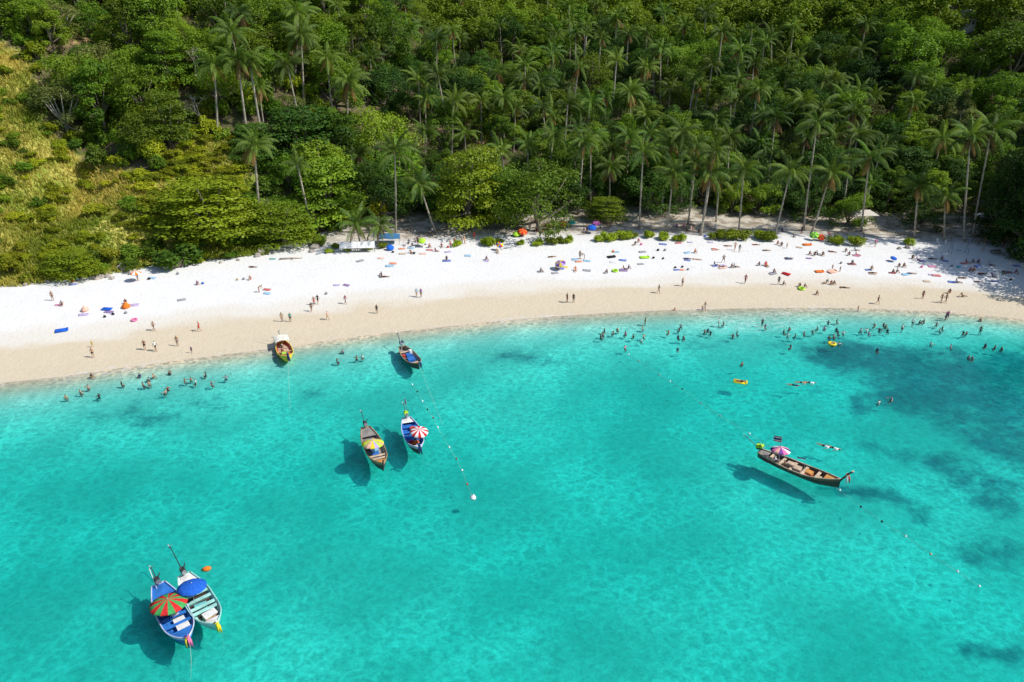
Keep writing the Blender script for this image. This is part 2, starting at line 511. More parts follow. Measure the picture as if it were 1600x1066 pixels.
# ================================================================== THE SETTING
XS = np.concatenate([np.arange(-620, -220, 10), np.arange(-220, 220, 1.6), np.arange(220, 630, 10)])
def reef_mask(x, y):
    """dark coral rock and weed on the bottom, laid out in world metres"""
    poly = [on_plane(a, b, -2.2)[:2] for a, b in [(1240, 552), (1335, 541), (1440, 552), (1640, 548), (1680, 740), (1585, 752), (1490, 715),
                                               (1440, 685), (1395, 655), (1345, 612), (1300, 580)]]
    n1 = fbm(x * .11, y * .11) - .5; n2 = fbm(x * .11 + 40, y * .11 + 11) - .5
    X = x + 11 * n1; Y = y + 9 * n2
    m = in_poly(X, Y, poly).astype(float) * .74
    OFF = [(d * math.cos(a), d * math.sin(a)) for d in (2, 4) for a in np.arange(0, 6.2, .785)]
    for dx, dy in OFF:
        m += in_poly(X + dx, Y + dy, poly).astype(float) * .74
    m /= 17
    for px, py, rx, ry, s in [(1335, 628, 2.3, 2.6, .75), (1345, 703, 2.2, 2.4, .5), (1395, 722, 3.2, 2.6, .55), (1460, 735, 4.5, 3, .5), (1352, 792, 4.2, 1.8, .7),
                              (1400, 812, 2.6, 1.4, .55), (1285, 784, 1.5, 1.0, .45), (1515, 800, 4, 2.2, .42), (1560, 860, 5, 3, .5), (1595, 880, 4, 3, .6), (1560, 780, 6, 3, .55), (1500, 760, 5, 2.5, .55), (1480, 660, 8, 5, .3), (1560, 1030, 3, 1.6, .62),
                              (1515, 910, 1.6, 1, .4), (1440, 772, 3.4, 2.2, .45), (1575, 790, 4, 3, .6), (1240, 605, 3, 1.2, .5),
                              (255, 655, 7, 3.2, .42), (330, 640, 8, 2.6, .38), (470, 622, 5, 2.4, .36), (820, 568, 7, 3.0, .42), (590, 600, 4, 1.6, .3),
                              (60, 690, 12, 2.6, .3), (1110, 545, 12, 2.2, .30), (1220, 545, 8, 2.0, .36), (950, 545, 8, 1.6, .28)]:
        c = on_plane(px, py, -2.0)
        e = ((X - c[0]) / rx) ** 2 + ((Y - c[1]) / ry) ** 2
        m = np.maximum(m, s * 1.2 * np.exp(-e * .8))
    return m

def sheet(name, rows_fn, nrows):
    """rows_fn(x array, i) -> y array; one strip of land following the shore"""
    nx = len(XS)
    X = np.tile(XS, (nrows, 1)); Y = np.stack([rows_fn(XS, i) for i in range(nrows)])
    Z = terrain(X, Y)
    v = np.stack([X, Y, Z], -1).reshape(-1, 3)
    i, j = np.meshgrid(np.arange(nrows - 1), np.arange(nx - 1), indexing='ij')
    a = (i * nx + j).ravel()
    q = np.stack([a, a + 1, a + nx + 1, a + nx], 1)
    x, y, z = v.T
    t = y - y_veg(x)
    left = 1 - smooth(-55, -25, x)
    w = 1 + 20 * (1 - left)
    veg = smooth(w - 4, w + 5, t) * (t > 0)
    lit = smooth(-1, 7, t) * (1 - left) * .9
    gr = (grassy(x, y, z) & (t > .5)).astype(float)
    me = np_mesh(name, v, q, SAND, {'veg': ('POINT', veg), 'litter': ('POINT', lit), 'grass': ('POINT', gr),
                                    'reef': ('POINT', reef_mask(x, y) * (t < -20))}, True)
    o = link(name, me)
    o['kind'] = 'structure'
    return o

_so = np.concatenate([np.arange(900, 100, -20), np.arange(100, 0, -1.0), [0]])
sheet('seabed', lambda x, i: y_shore(x) - _so[i], len(_so))
_bo = np.linspace(0, 1, 26)
sheet('beach', lambda x, i: y_shore(x) * (1 - _bo[i]) + y_veg(x) * _bo[i], 26)
_ho = np.concatenate([np.arange(0, 190, 1.7), np.arange(190, 640, 9)])
sheet('hillside', lambda x, i: y_veg(x) + _ho[i], len(_ho))

_sea = MB()
_sea.add([(-620, -800, 0), (620, -800, 0), (620, 190, 0), (-620, 190, 0), (-620, -800, -14), (620, -800, -14), (620, 190, -14), (-620, 190, -14)],
         [(0, 1, 2, 3), (7, 6, 5, 4), (0, 4, 5, 1), (1, 5, 6, 2), (2, 6, 7, 3), (3, 7, 4, 0)])
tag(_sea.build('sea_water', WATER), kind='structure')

def make_foam_mat():
    m, nt, out = new_mat('foam')
    geo = N(nt, 'ShaderNodeNewGeometry'); P = geo.outputs['Position']
    at = N(nt, 'ShaderNodeAttribute'); at.attribute_name = 'edge'
    n = noise(nt, stretch(nt, P, (.7, 1.6, 1)), 1.3, 6, .7, .6)
    big = ramp(nt, noise(nt, P, .07, 2), .42, .62, .28, 1.0)
    k = math_(nt, 'MULTIPLY', math_(nt, 'MULTIPLY', ramp(nt, n, .45, .66), at.outputs['Fac']), big)
    d = N(nt, 'ShaderNodeBsdfDiffuse'); d.inputs[0].default_value = (.82, .84, .84, 1)
    t = N(nt, 'ShaderNodeBsdfTransparent')
    mx = N(nt, 'ShaderNodeMixShader'); nt.links.new(math_(nt, 'MULTIPLY', k, .75), mx.inputs[0])
    nt.links.new(t.outputs[0], mx.inputs[1]); nt.links.new(d.outputs[0], mx.inputs[2]); nt.links.new(mx.outputs[0], out.inputs[0])
    return m
def foam():
    xs = np.arange(-150, 160, .5)
    offs = np.array([.7, .3, -.3, -1.2, -2.4, -4.4, -7, -10]); edge = np.array([0, 1, .8, .5, .42, 0, 0, 0]); swirl = np.array([0, 0, .1, .3, .5, .8, .7, 0])
    V = []; E = []
    for o_, e_ in zip(offs, edge):
        y = y_shore(xs) + o_ + .5 * (vnoise(xs * .35, 1.0) - .5) * (1 if o_ < .3 else 1)
        V.append(np.stack([xs, y, np.maximum(terrain(xs, y), 0) + .012], 1)); E.append(np.full(len(xs), e_) + swirl[list(offs).index(o_)] * np.exp(-((xs - 39) / 8.0) ** 2))
    n = len(xs)
    i, j = np.meshgrid(np.arange(len(offs) - 1), np.arange(n - 1), indexing='ij'); a = (i * n + j).ravel()
    q = np.stack([a + n, a + n + 1, a + 1, a], 1)
    o = link('foam', np_mesh('foam', np.concatenate(V), q, make_foam_mat(), {'edge': ('POINT', np.concatenate(E))}, True))
    tag(o, 'thin white foam lapping along the waterline', 'foam', kind='stuff')
foam()

# ================================================================== VEGETATION
def leaf_quads(rng, c, n, L, W):
    """rhombic leaves at c with normals n"""
    m = len(c)
    n = n / (np.linalg.norm(n, axis=1, keepdims=True) + 1e-9)
    r_ = rng.normal(size=(m, 3))
    t = np.cross(n, r_); t /= (np.linalg.norm(t, axis=1, keepdims=True) + 1e-9)
    b = np.cross(n, t)
    L = np.asarray(L).reshape(-1, 1) / 2; W = np.asarray(W).reshape(-1, 1) / 2
    v = np.stack([c + t * L, c + b * W - n * W * .25, c - t * L, c - b * W - n * W * .25], 1).reshape(-1, 3)
    return v, np.arange(m * 4).reshape(m, 4)

def cloud(rng, cen, rad, per, size, tints):
    """leaf clumps: cen (k,3), rad (k,3)"""
    k = len(cen)
    idx = np.repeat(np.arange(k), per)
    d = rng.normal(size=(len(idx), 3)); d[:, 2] = d[:, 2] * .9 + .35
    d /= np.linalg.norm(d, axis=1, keepdims=True)
    rr = rng.uniform(.45, 1.05, len(idx)) ** .6
    lump = 1 + .28 * np.sin(d[:, 0] * 5 + idx) * np.sin(d[:, 1] * 5 + idx * 2.1) + .15 * np.sin(d[:, 2] * 9 + idx)
    p = cen[idx] + d * rad[idx] * (rr * lump)[:, None]
    n = d * .55 + np.array([0, 0, .75]) + rng.normal(size=p.shape) * .45
    s = size * rng.uniform(.65, 1.35, len(idx))
    v, q = leaf_quads(rng, p, n, s, s * .62)
    t = np.clip(tints[idx] + rng.normal(size=len(idx)) * .18, 0, 1)
    return v, q, t

def merge(parts):
    V = []; Q = []; T = []; o = 0
    for v, q, t in parts:
        V.append(v); Q.append(q + o); T.append(t); o += len(v)
    return np.concatenate(V), np.concatenate(Q), np.concatenate(T)

RAW = {}          # raw leaf arrays for the far wood
def tree_kind(name, seed, r_, h, mat, style='round', leaves=8000, size=.34, trunk=BARK, keep=False):
    rng = np.random.RandomState(seed)
    tb = MB()
    th = h * {'round': .14, 'tier': .22, 'bush': .12, 'tall': .3}.get(style, .4)
    lean = rng.uniform(-.5, .5, 2)
    tb.tube([(0, 0, -.6), (lean[0] * .3, lean[1] * .3, th * .5), (lean[0], lean[1], th)], [r_ * .075, r_ * .055, r_ * .045], 8)
    cen = []; rad = []
    if style == 'tier':
        nl = 5
        for k in range(nl):
            f = k / (nl - 1)
            lr = r_ * (1.0 - .55 * f ** 1.5) * rng.uniform(.85, 1.05)
            zz = th * .85 + (h - th) * (f * .95)
            m = int(8 - 4 * f)
            a0 = rng.uniform(0, 6.3)
            for j in range(m):
                a = a0 + 6.283 * j / m + rng.uniform(-.25, .25); rho = lr * rng.uniform(.5, .75)
                cen.append((rho * math.cos(a), rho * math.sin(a), zz + rng.uniform(-.35, .35)))
                rr = r_ * rng.uniform(.27, .40); rad.append((rr, rr, rr * rng.uniform(.28, .42)))
    elif style == 'bush':
        for j in range(11):
            a = rng.uniform(0, 6.283); rho = r_ * math.sqrt(rng.uniform(0, .8)) * .75
            rr = r_ * rng.uniform(.25, .42)
            cen.append((rho * math.cos(a), rho * math.sin(a), h * rng.uniform(.25, .75) * (1.15 - .6 * rho / r_))); rad.append((rr, rr, rr * .8))
    else:
        m = 24
        for j in range(m):
            a = j * 2.39996 + rng.uniform(-.5, .5); rho = r_ * math.sqrt((j + .5) / m) * rng.uniform(.6, 1.02)
            dome = math.sqrt(max(.02, 1 - min(.98, (rho / r_) ** 2)))
            zz = th + (h - th) * (.08 + .66 * dome * rng.uniform(.55, 1.28))
            rr = r_ * rng.uniform(.15, .37)
            cen.append((rho * math.cos(a) + lean[0], rho * math.sin(a) + lean[1], zz)); rad.append((rr, rr, rr * rng.uniform(.6, .85)))
        for j in range(10):
            a = rng.uniform(0, 6.283); rho = r_ * rng.uniform(.5, .85); rr = r_ * rng.uniform(.2, .3)
            cen.append((rho * math.cos(a), rho * math.sin(a), th + (h - th) * rng.uniform(-.1, .3))); rad.append((rr, rr, rr * .7))
    cen = np.array(cen); rad = np.array(rad)
    for c in cen[rng.permutation(len(cen))[:9]]:
        s = np.array([lean[0], lean[1], th * rng.uniform(.7, 1.0)])
        mid = s * .45 + c * .55 + np.array([0, 0, -.3])
        tb.tube([s, mid, c], [r_ * .035, r_ * .022, r_ * .008], 5)
    per = np.maximum(30, (leaves * rad[:, 0] ** 2 / (rad[:, 0] ** 2).sum())).astype(int)
    tints = rng.uniform(.0, .8, len(cen))
    v, q, t = cloud(rng, cen, rad, per, size, tints)
    cm = np_mesh(name + '_crown', v, q, mat, {'tint': ('FACE', t)})
    if keep: RAW[name] = (v, q, t)
    return tb.mesh(name + '_trunk', trunk), cm

KINDS = {
    'round': [tree_kind('round%d' % i, 100 + i, 5.2 + .25 * i, 9.5 + .5 * (i % 3), L_BROAD, 'round', 8500, keep=i < 3) for i in range(6)],
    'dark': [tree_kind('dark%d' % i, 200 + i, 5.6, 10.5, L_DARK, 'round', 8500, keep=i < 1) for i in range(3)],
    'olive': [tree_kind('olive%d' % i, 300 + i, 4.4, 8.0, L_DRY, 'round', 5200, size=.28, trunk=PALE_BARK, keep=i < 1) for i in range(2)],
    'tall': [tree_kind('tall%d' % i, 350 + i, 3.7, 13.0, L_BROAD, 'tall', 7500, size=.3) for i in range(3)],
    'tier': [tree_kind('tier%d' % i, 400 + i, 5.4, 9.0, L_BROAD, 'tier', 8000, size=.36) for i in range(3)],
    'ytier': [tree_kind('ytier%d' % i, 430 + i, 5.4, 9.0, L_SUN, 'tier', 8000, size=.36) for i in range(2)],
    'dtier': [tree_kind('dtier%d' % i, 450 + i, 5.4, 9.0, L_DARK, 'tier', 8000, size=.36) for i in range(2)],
    'bush': [tree_kind('bush%d' % i, 500 + i, 1.6, 2.0, L_BUSH, 'bush', 1500, size=.24) for i in range(4)],
    'gbush': [tree_kind('gbush%d' % i, 540 + i, 1.6, 2.0, L_BROAD, 'bush', 1500, size=.26) for i in range(3)],
    'shore': [tree_kind('shore%d' % i, 560 + i, 1.5, 1.6, L_SHORE, 'bush', 1500, size=.24) for i in range(3)],
}

def casuarina(seed):
    rng = np.random.RandomState(seed)
    h = 16.0
    tb = MB().tube([(0, 0, -.6), (.2, 0, h * .5), (.1, .1, h * .97)], [.32, .2, .03], 7)
    P = []; Nn = []; S = []; T = []
    for k in range(70):
        f = rng.uniform(.12, 1.0); z = h * f; ln = (1 - f) * 4.2 + .6
        a = rng.uniform(0, 6.283); L = ln * rng.uniform(.6, 1.05)
        e = np.array([math.cos(a) * L, math.sin(a) * L, L * .35])
        base = np.array([.15, .05, z])
        tb.tube([base, base + e * .55, base + e], [.07, .04, .015], 4)
        m = int(40 + 45 * L)
        u = rng.uniform(.2, 1, m)
        p = base + e[None] * u[:, None] + rng.normal(size=(m, 3)) * np.array([.28, .28, .2]) - np.array([0, 0, .25])
        P.append(p); T.append(np.full(m, rng.uniform(0, .8)))
    p = np.concatenate(P)
    n = rng.normal(size=p.shape); n[:, 2] *= .35
    v, q = leaf_quads(rng, p, n, rng.uniform(.5, .9, len(p)), rng.uniform(.07, .13, len(p)))
    return tb.mesh('casuarina_trunk', BARK), np_mesh('casuarina_crown', v, q, L_CAS, {'tint': ('FACE', np.concatenate(T))})
KINDS['casuarina'] = [casuarina(61), casuarina(62)]

def bare_tree(seed):
    rng = np.random.RandomState(seed)
    tb = MB(); tips = []
    def grow(p, d, L, r_, lev):
        q = p + d * L * .5 + rng.normal(size=3) * L * .05
        e = p + d * L + rng.normal(size=3) * L * .06
        tb.tube([p, q, e], [r_, r_ * .8, r_ * .6], 5 if lev else 7, cap=False)
        if lev >= 3: tips.append(e); return
        for k in range(3 if lev < 2 else 4):
            nd = d + rng.normal(size=3) * .5; nd[2] = abs(nd[2]) * .8 + .25
            grow(e, nd / np.linalg.norm(nd), L * rng.uniform(.55, .75), r_ * .58, lev + 1)
    grow(np.array([0, 0, -.5]), np.array([.08, 0, 1.0]), 4.6, .16, 0)
    tips = np.array(tips)
    rad = np.tile([[.55, .55, .4]], (len(tips), 1))
    v, q, t = cloud(rng, tips, rad, np.full(len(tips), 14), .22, rng.uniform(0, 1, len(tips)))
    return tb.mesh('bare_trunk', PALE_BARK), np_mesh('bare_crown', v, q, L_DRY, {'tint': ('FACE', t)})
KINDS['bare'] = [bare_tree(71), bare_tree(72)]

# ---- coconut palms
def frond_arrays(rng, e0, droop, L=5.3, pairs=24, brown=False):
    """one frond along +x starting at the origin at elevation e0 (rad), bending down by droop"""
    n = 9
    pts = [np.zeros(3)]
    for i in range(n):
        e = e0 - droop * (i / (n - 1)) ** 1.2
        pts.append(pts[-1] + np.array([math.cos(e), 0, math.sin(e)]) * L / n)
    pts = np.array(pts)
    V = []; Q = []; T = []
    k = 0
    wv = np.linspace(.07, .012, n + 1)
    rv = []
    for i, p in enumerate(pts): rv += [p + np.array([0, wv[i], 0]), p - np.array([0, wv[i], 0])]
    V += rv; Q += [(2 * i, 2 * i + 1, 2 * i + 3, 2 * i + 2) for i in range(n)]; T += [1.0] * n
    k = len(V)
    for i in range(pairs):
        s = .10 + .88 * i / (pairs - 1)
        x = s * n; j = min(int(x), n - 1); p = pts[j] + (pts[j + 1] - pts[j]) * (x - j)
        ax = pts[j + 1] - pts[j]; ax /= np.linalg.norm(ax)
        ll = 1.12 * (math.sin(math.pi * min(1, .18 + .80 * s)) ** .7) * (1 - .25 * s) + .12
        for sd in (-1, 1):
            side = np.array([0, sd, 0.0])
            dn = np.cross(ax, np.array([0, 1.0, 0])); dn = -dn if dn[2] > 0 else dn
            out = ax * .55 + side * .75 + dn * (.28 + rng.uniform(0, .35)) + np.array([0, 0, -.18])
            out /= np.linalg.norm(out)
            w = ax * .072
            mid = p + out * ll * .55 + np.array([0, 0, .03]); tip = p + out * ll + np.array([0, 0, -.22 * ll])
            V += [p - w * .6, p + w * .6, mid + w, mid - w, tip]
            Q += [(k, k + 1, k + 2, k + 3), (k + 3, k + 2, k + 4, k + 4)]
            tt = np.clip(.35 + rng.normal() * .2, 0, 1); T += [tt, tt * .8]
            k += 5
    return np.array(V), np.array(Q), np.array(T)

def fix_quads(name, v, q, t, mat):
    """quads whose last two corners coincide become triangles"""
    me = bpy.data.meshes.new(name)
    fs = [tuple(a) if a[2] != a[3] else tuple(a[:3]) for a in q.tolist()]
    me.from_pydata(v.tolist(), [], fs)
    at = me.attributes.new('tint', 'FLOAT', 'FACE'); at.data.foreach_set('value', np.asarray(t, np.float32))
    me.materials.append(mat)
    return me
_prs = np.random.RandomState(31)
FTYPE = [(R(72), R(55)), (R(52), R(75)), (R(34), R(82)), (R(12), R(78)), (R(-12), R(62)), (R(-48), R(35))]
FROND = [frond_arrays(_prs, e, d, L=5.4 if i < 5 else 4.2) for i, (e, d) in enumerate(FTYPE)]
FROND_ME = [fix_quads('frond_%d' % i, *FROND[i], L_PALM if i < 5 else L_FROND_DRY) for i in range(6)]
def frond_layout(rng):
    out = []
    for ty, cnt in ((0, 3), (1, 5), (2, 6), (3, 5), (4, 4)):
        a0 = rng.uniform(0, 6.283)
        cnt = max(2, cnt + rng.randint(-2, 2))
        for k in range(cnt):
            out.append((ty, a0 + 6.283 * k / cnt + rng.uniform(-.45, .45), rng.uniform(.75, 1.12), rng.uniform(-.22, .22)))
    for k in range(rng.randint(0, 6)): out.append((5, rng.uniform(0, 6.283), rng.uniform(.8, 1), 0))
    return out
def crown_mesh(seed):
    rng = np.random.RandomState(seed)
    V = []; F_ = []; T = []; M = []; o = 0
    for ty, a, s, ti in frond_layout(rng):
        v, q, t = FROND[ty]
        ca, sa = math.cos(a), math.sin(a); ct, st = math.cos(ti), math.sin(ti)
        x = v[:, 0] * ct + v[:, 2] * st; z = -v[:, 0] * st + v[:, 2] * ct; y = v[:, 1]
        V.append(np.stack([x * ca - y * sa, x * sa + y * ca, z], 1) * s)
        F_ += [tuple(i + o for i in (b if b[2] != b[3] else b[:3])) for b in q.tolist()]
        T += list(np.clip(t + rng.uniform(-.2, .25), 0, 1)); M += [1 if ty == 5 else 0] * len(q); o += len(v)
    me = bpy.data.meshes.new('palm_crown')
    me.from_pydata(np.concatenate(V).tolist(), [], F_)
    at = me.attributes.new('tint', 'FLOAT', 'FACE'); at.data.foreach_set('value', np.asarray(T, np.float32))
    me.materials.append(L_PALM); me.materials.append(L_FROND_DRY)
    me.polygons.foreach_set('material_index', M)
    return me
PALM_CROWNS = [crown_mesh(800 + i) for i in range(11)]
_nuts = MB()
for _k in range(7):
    _nuts.ell((.28 * math.cos(_k * .9), .28 * math.sin(_k * .9), -.25 - .06 * (_k % 3)), (.13, .13, .16), 7, 5)
NUTS = _nuts.mesh('coconut_cluster', plain('green_coconut', (.22, .20, .05), .5))
def palm_trunk_mesh(top):
    top = Vector(top)
    pts = []; rad = []
    n = 9
    for i in range(n + 1):
        f = i / n
        pts.append((top.x * (f ** .75 * .8 + f * .2), top.y * (f ** .75 * .8 + f * .2), -.5 + (top.z + .5) * f))
        rad.append((.30 if i == 0 else .21 - .09 * f) * (1.05 if i % 2 else 1))
    return MB().tube(pts, rad, 7).mesh('palm_trunk', PALM_BARK)
STD_TRUNKS = [palm_trunk_mesh((dx, dy, 12.0)) for dx, dy in ((.4, 0), (-1.3, .3), (2.4, -.4), (.2, -1.6))]
STD_TOPS = [(.4, 0, 12.0), (-1.3, .3, 12.0), (2.4, -.4, 12.0), (.2, -1.6, 12.0)]

_rng = np.random.RandomState(5)
OCC = []      # (x, y, radius) of everything planted
def plant(kind, x, y, sc, name, zoff=0.0, sz=None, rz=None):
    tm, cm = KINDS[kind][_rng.randint(len(KINDS[kind]))]
    z = float(terrain(x, y)) + zoff
    sx = _rng.uniform(.84, 1.18)
    o = empty(name, (x, y, z), _rng.uniform(0, 6.283) if rz is None else rz, (sc * sx, sc / sx, sc * (sz or 1.0)))
    link('trunk', tm, o)
    link('crown', cm, o)
    OCC.append((x, y, sc * 4))
    return o
def std_palm(x, y, h, sc=1.0, name='coconut_palm'):
    z = float(terrain(x, y))
    o = empty(name, (x, y, z), _rng.uniform(0, 6.283))
    i = _rng.randint(4)
    k = h / 12.0
    link('trunk', STD_TRUNKS[i], o, sc=(k, k, k) if k > .8 else (.8, .8, k))
    tp = np.array(STD_TOPS[i]) * ((k, k, k) if k > .8 else (.8, .8, k))
    link('crown', PALM_CROWNS[_rng.randint(11)], o, loc=tp, rot=(_rng.uniform(-.28, .28), _rng.uniform(-.28, .28), _rng.uniform(0, 6.283)), sc=sc)
    OCC.append((x, y, 2.0))
    return o

# front-row palms: base pixel, crown pixel, crown size
FRONT_PALMS = [
    (618, 366, 617, 236, 1.0), (684, 364, 656, 288, .95), (903, 334, 912, 222, .85), (999, 357, 1005, 238, .95), (953, 330, 953, 262, .85),
    (1042, 362, 1052, 272, 1.0), (1075, 350, 1087, 255, .85), (1097, 362, 1108, 271, 1.0), (1119, 347, 1124, 282, .8), (1155, 360, 1163, 264, 1.0),
    (1210, 366, 1235, 268, 1.05), (1256, 360, 1277, 192, .95), (1267, 364, 1298, 270, 1.0), (1347, 362, 1359, 246, 1.05), (1478, 376, 1478, 306, .9),
    (1509, 378, 1517, 214, 1.0), (1521, 371, 1549, 204, 1.0), (566, 388, 556, 350, .95), (588, 384, 592, 352, .75), (1066, 330, 1066, 205, .9), (923, 326, 923, 215, .85),
    (1430, 372, 1436, 290, .8)]
FP_LABEL = [
    'tall coconut palm with straight bare trunk standing alone left of the round shore trees',
    'coconut palm with trunk leaning left beside the big green shore tree',
    'slim coconut palm with curved trunk right behind the large shore trees', 'tall coconut palm rising above the small flat-topped tree',
    'coconut palm with half hidden trunk behind the small flat-topped tree', 'coconut palm leaning right at beach edge left of centre-right row',
    'thin tall palm standing just behind the beach-edge palms', 'coconut palm with long pale curved trunk in front of dark shade',
    'small-crowned palm standing back in shade near the pale curved palm', 'coconut palm with pale straight trunk behind the widest green shrub row',
    'bright coconut palm leaning right near the end of the green shrubs', 'very tall thin palm rising behind the two leaning bright palms',
    'bright coconut palm leaning strongly right over green umbrella', 'tall coconut palm leaning slightly in front of the dark broad shore tree',
    'short coconut palm with drooping crown left of the two tallest right-hand palms', 'left one of the pair of very tall palms at right',
    'right one of the pair of very tall palms, leaning right', 'low bushy young palm behind the long white board',
    'smaller young palm just right of the low bushy one', 'tall palm standing in the grove behind the beach-edge row',
    'thin palm with half hidden trunk right of the large shore trees', 'short palm among dark shore trees at right']
for (bx, by, cx, cy_, cs), lab in zip(FRONT_PALMS, FP_LABEL):
    g = ground(bx, by)
    # crown at the same distance as the base, a little forward
    d = ray(cx, cy_)
    t = (g[1] - 1.0) / d[1]
    top = CAM + d * t
    o = empty('coconut_palm', g, 0)
    tag(o, lab, 'palm tree', 'coconut palms at the beach edge')
    loc = top - g
    link('trunk', palm_trunk_mesh(loc), o)
    lay = frond_layout(_rng)
    for ty, a, s, ti in lay:
        link('frond', FROND_ME[ty], o, loc=loc, rot=(0, ti, a), sc=s * cs)
    link('coconut_cluster', NUTS, o, loc=loc)
    OCC.append((g[0], g[1], 2.0))

# big shore trees: kind, crown pixel, crown radius (m), height (m), label
SHORE = [
    ('ytier', 322, 312, 11.5, 11.0, 'wide spreading green tree with layered branches above left beach'),
    ('gbush', 272, 392, 4.5, 5.0, 'dark green rounded thicket at the sand edge left of the layered tree'),
    ('ytier', 108, 405, 6.0, 4.5, 'low spreading bright green tree overhanging the sand at far left'),
    ('dtier', 470, 205, 11, 12, 'dark layered tree on the slope below the left palms'),
    ('tier', 512, 285, 10, 13, 'dense layered green tree left of the lone tall palm'),
    ('ytier', 440, 345, 7.0, 8, 'layered light green tree left of the white board'),
    ('dtier', 395, 215, 5.5, 8, 'greyish green tree on the slope left of the dark layered tree'),
    ('ytier', 735, 282, 9.5, 16, 'big rounded bright green shore tree right of the leaning palm'),
    ('round', 845, 296, 8.8, 14.5, 'big dark green shore tree with twin trunks right of the brightest one'),
    ('round', 788, 290, 6.5, 13, 'shore tree squeezed between the two biggest rounded shore trees'),
    ('ytier', 948, 322, 5.0, 5.0, 'small flat-topped yellow green tree on the sand below the palms'),
    ('round', 1190, 300, 5.0, 8, 'leafy dark tree behind the pale straight palm'),
    ('dark', 1270, 300, 6.0, 9, 'dark leafy tree between the bright leaning palms'),
    ('dtier', 1410, 262, 8.5, 12, 'broad layered dark tree right of the slightly leaning palm'),
    ('round', 1330, 318, 5.0, 8, 'dark leafy shore tree left of the broad layered tree'),
    ('dark', 1450, 320, 5.5, 8, 'dark shore tree with slanting trunk near the shaded clearing'),
    ('casuarina', 1500, 190, 5.0, 19, 'tall feathery grey green casuarina at right behind tall palms'),
    ('casuarina', 1592, 250, 5.5, 20, 'tall dark feathery casuarina at the right edge'),
    ('dark', 1588, 340, 7.0, 8, 'low dark spreading tree at the right end of the beach'),
        ('dark', 1640, 330, 8.0, 14, 'large dark tree at the far right edge shading the sand'),
    ('bare', 300, 95, 5.0, 11, 'pale leafless tree standing left of the hill palms'),
    ('bare', 315, 165, 4.0, 9, 'smaller pale leafless tree below the leafless one'),
    ('round', 1590, 70, 13, 16, 'largest broad green tree near top right corner'),
    ('round', 1432, 80, 9.5, 14, 'broad green tree left of the largest top right tree'),
    ('dark', 1350, 115, 8, 12, 'dark round tree below the olive trees at upper right'),
    ('round', 1570, 140, 9, 12, 'bright broad tree on the right edge above the casuarina'),
]
KR = {'tall': (3.7, 13), 'round': (5.8, 10), 'dark': (5.6, 10.5), 'olive': (4.4, 8), 'tier': (5.4, 9), 'ytier': (5.4, 9), 'dtier': (5.4, 9), 'bush': (1.6, 2), 'gbush': (1.6, 2), 'shore': (1.5, 1.6), 'casuarina': (4.6, 16), 'bare': (4, 11)}
def plant_px(kind, px, py, rad, hgt, name, frac=.62):
    g = ground(px, py, hgt * frac)
    k = rad / KR[kind][0]
    return plant(kind, g[0], g[1], k, name, sz=hgt / KR[kind][1] / k), g
for kind, px, py, rad, hgt, lab in SHORE:
    nm = {'casuarina': 'casuarina_tree', 'bare': 'leafless_tree', 'gbush': 'thicket', 'dtier': 'layered_tree', 'tier': 'layered_tree', 'ytier': 'layered_tree'}.get(kind, 'broadleaf_tree')
    o, g = plant_px(kind, px, py, rad, hgt, nm)
    tag(o, lab, 'tree' if kind != 'gbush' else 'bush')
    OCC.append((g[0], g[1], rad * .75))

# trees just beyond the right edge whose shade falls on the sand
for x, y, k, sz in [(101, 117.5, 1.25, 1.35), (106, 122, 1.2, 1.3), (108, 130, 1.3, 1.5), (104, 137, 1.1, 1.7), (113, 140, 1.4, 1.7), (99, 143, 1.0, 1.7), (108, 150, 1.2, 1.9), (99.5, 128, 1.2, 1.75), (101, 133, 1.25, 1.8), (104, 143, 1.2, 1.9)]:
    o = plant('dark', x, y, k, 'broadleaf_tree', sz=sz)
    tag(o, 'dark tree beyond the right edge shading the end of the beach', 'tree', 'shade trees beyond the right edge')
for x, y, k, sz in [(101, 141, 1.05, 1.15), (104, 148, 1.1, 1.2)]:
    o = plant('casuarina', x, y, k, 'casuarina_tree', sz=sz)
    pend(o, 'feathery dark casuarina in the stand at right end', project(x, y, 10)[0], 'tree', 'casuarinas at the right end')
# trees added behind the sandy floor; dark leaf colour stands in for forest shade
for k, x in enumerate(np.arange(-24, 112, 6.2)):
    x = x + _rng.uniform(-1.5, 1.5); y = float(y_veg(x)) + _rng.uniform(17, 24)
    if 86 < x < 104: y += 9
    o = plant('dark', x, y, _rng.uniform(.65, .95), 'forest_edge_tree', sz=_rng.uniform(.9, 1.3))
    pend(o, 'dark tree of the forest edge behind beach palms', project(x, y, 8)[0], 'tree', 'trees of the forest edge')

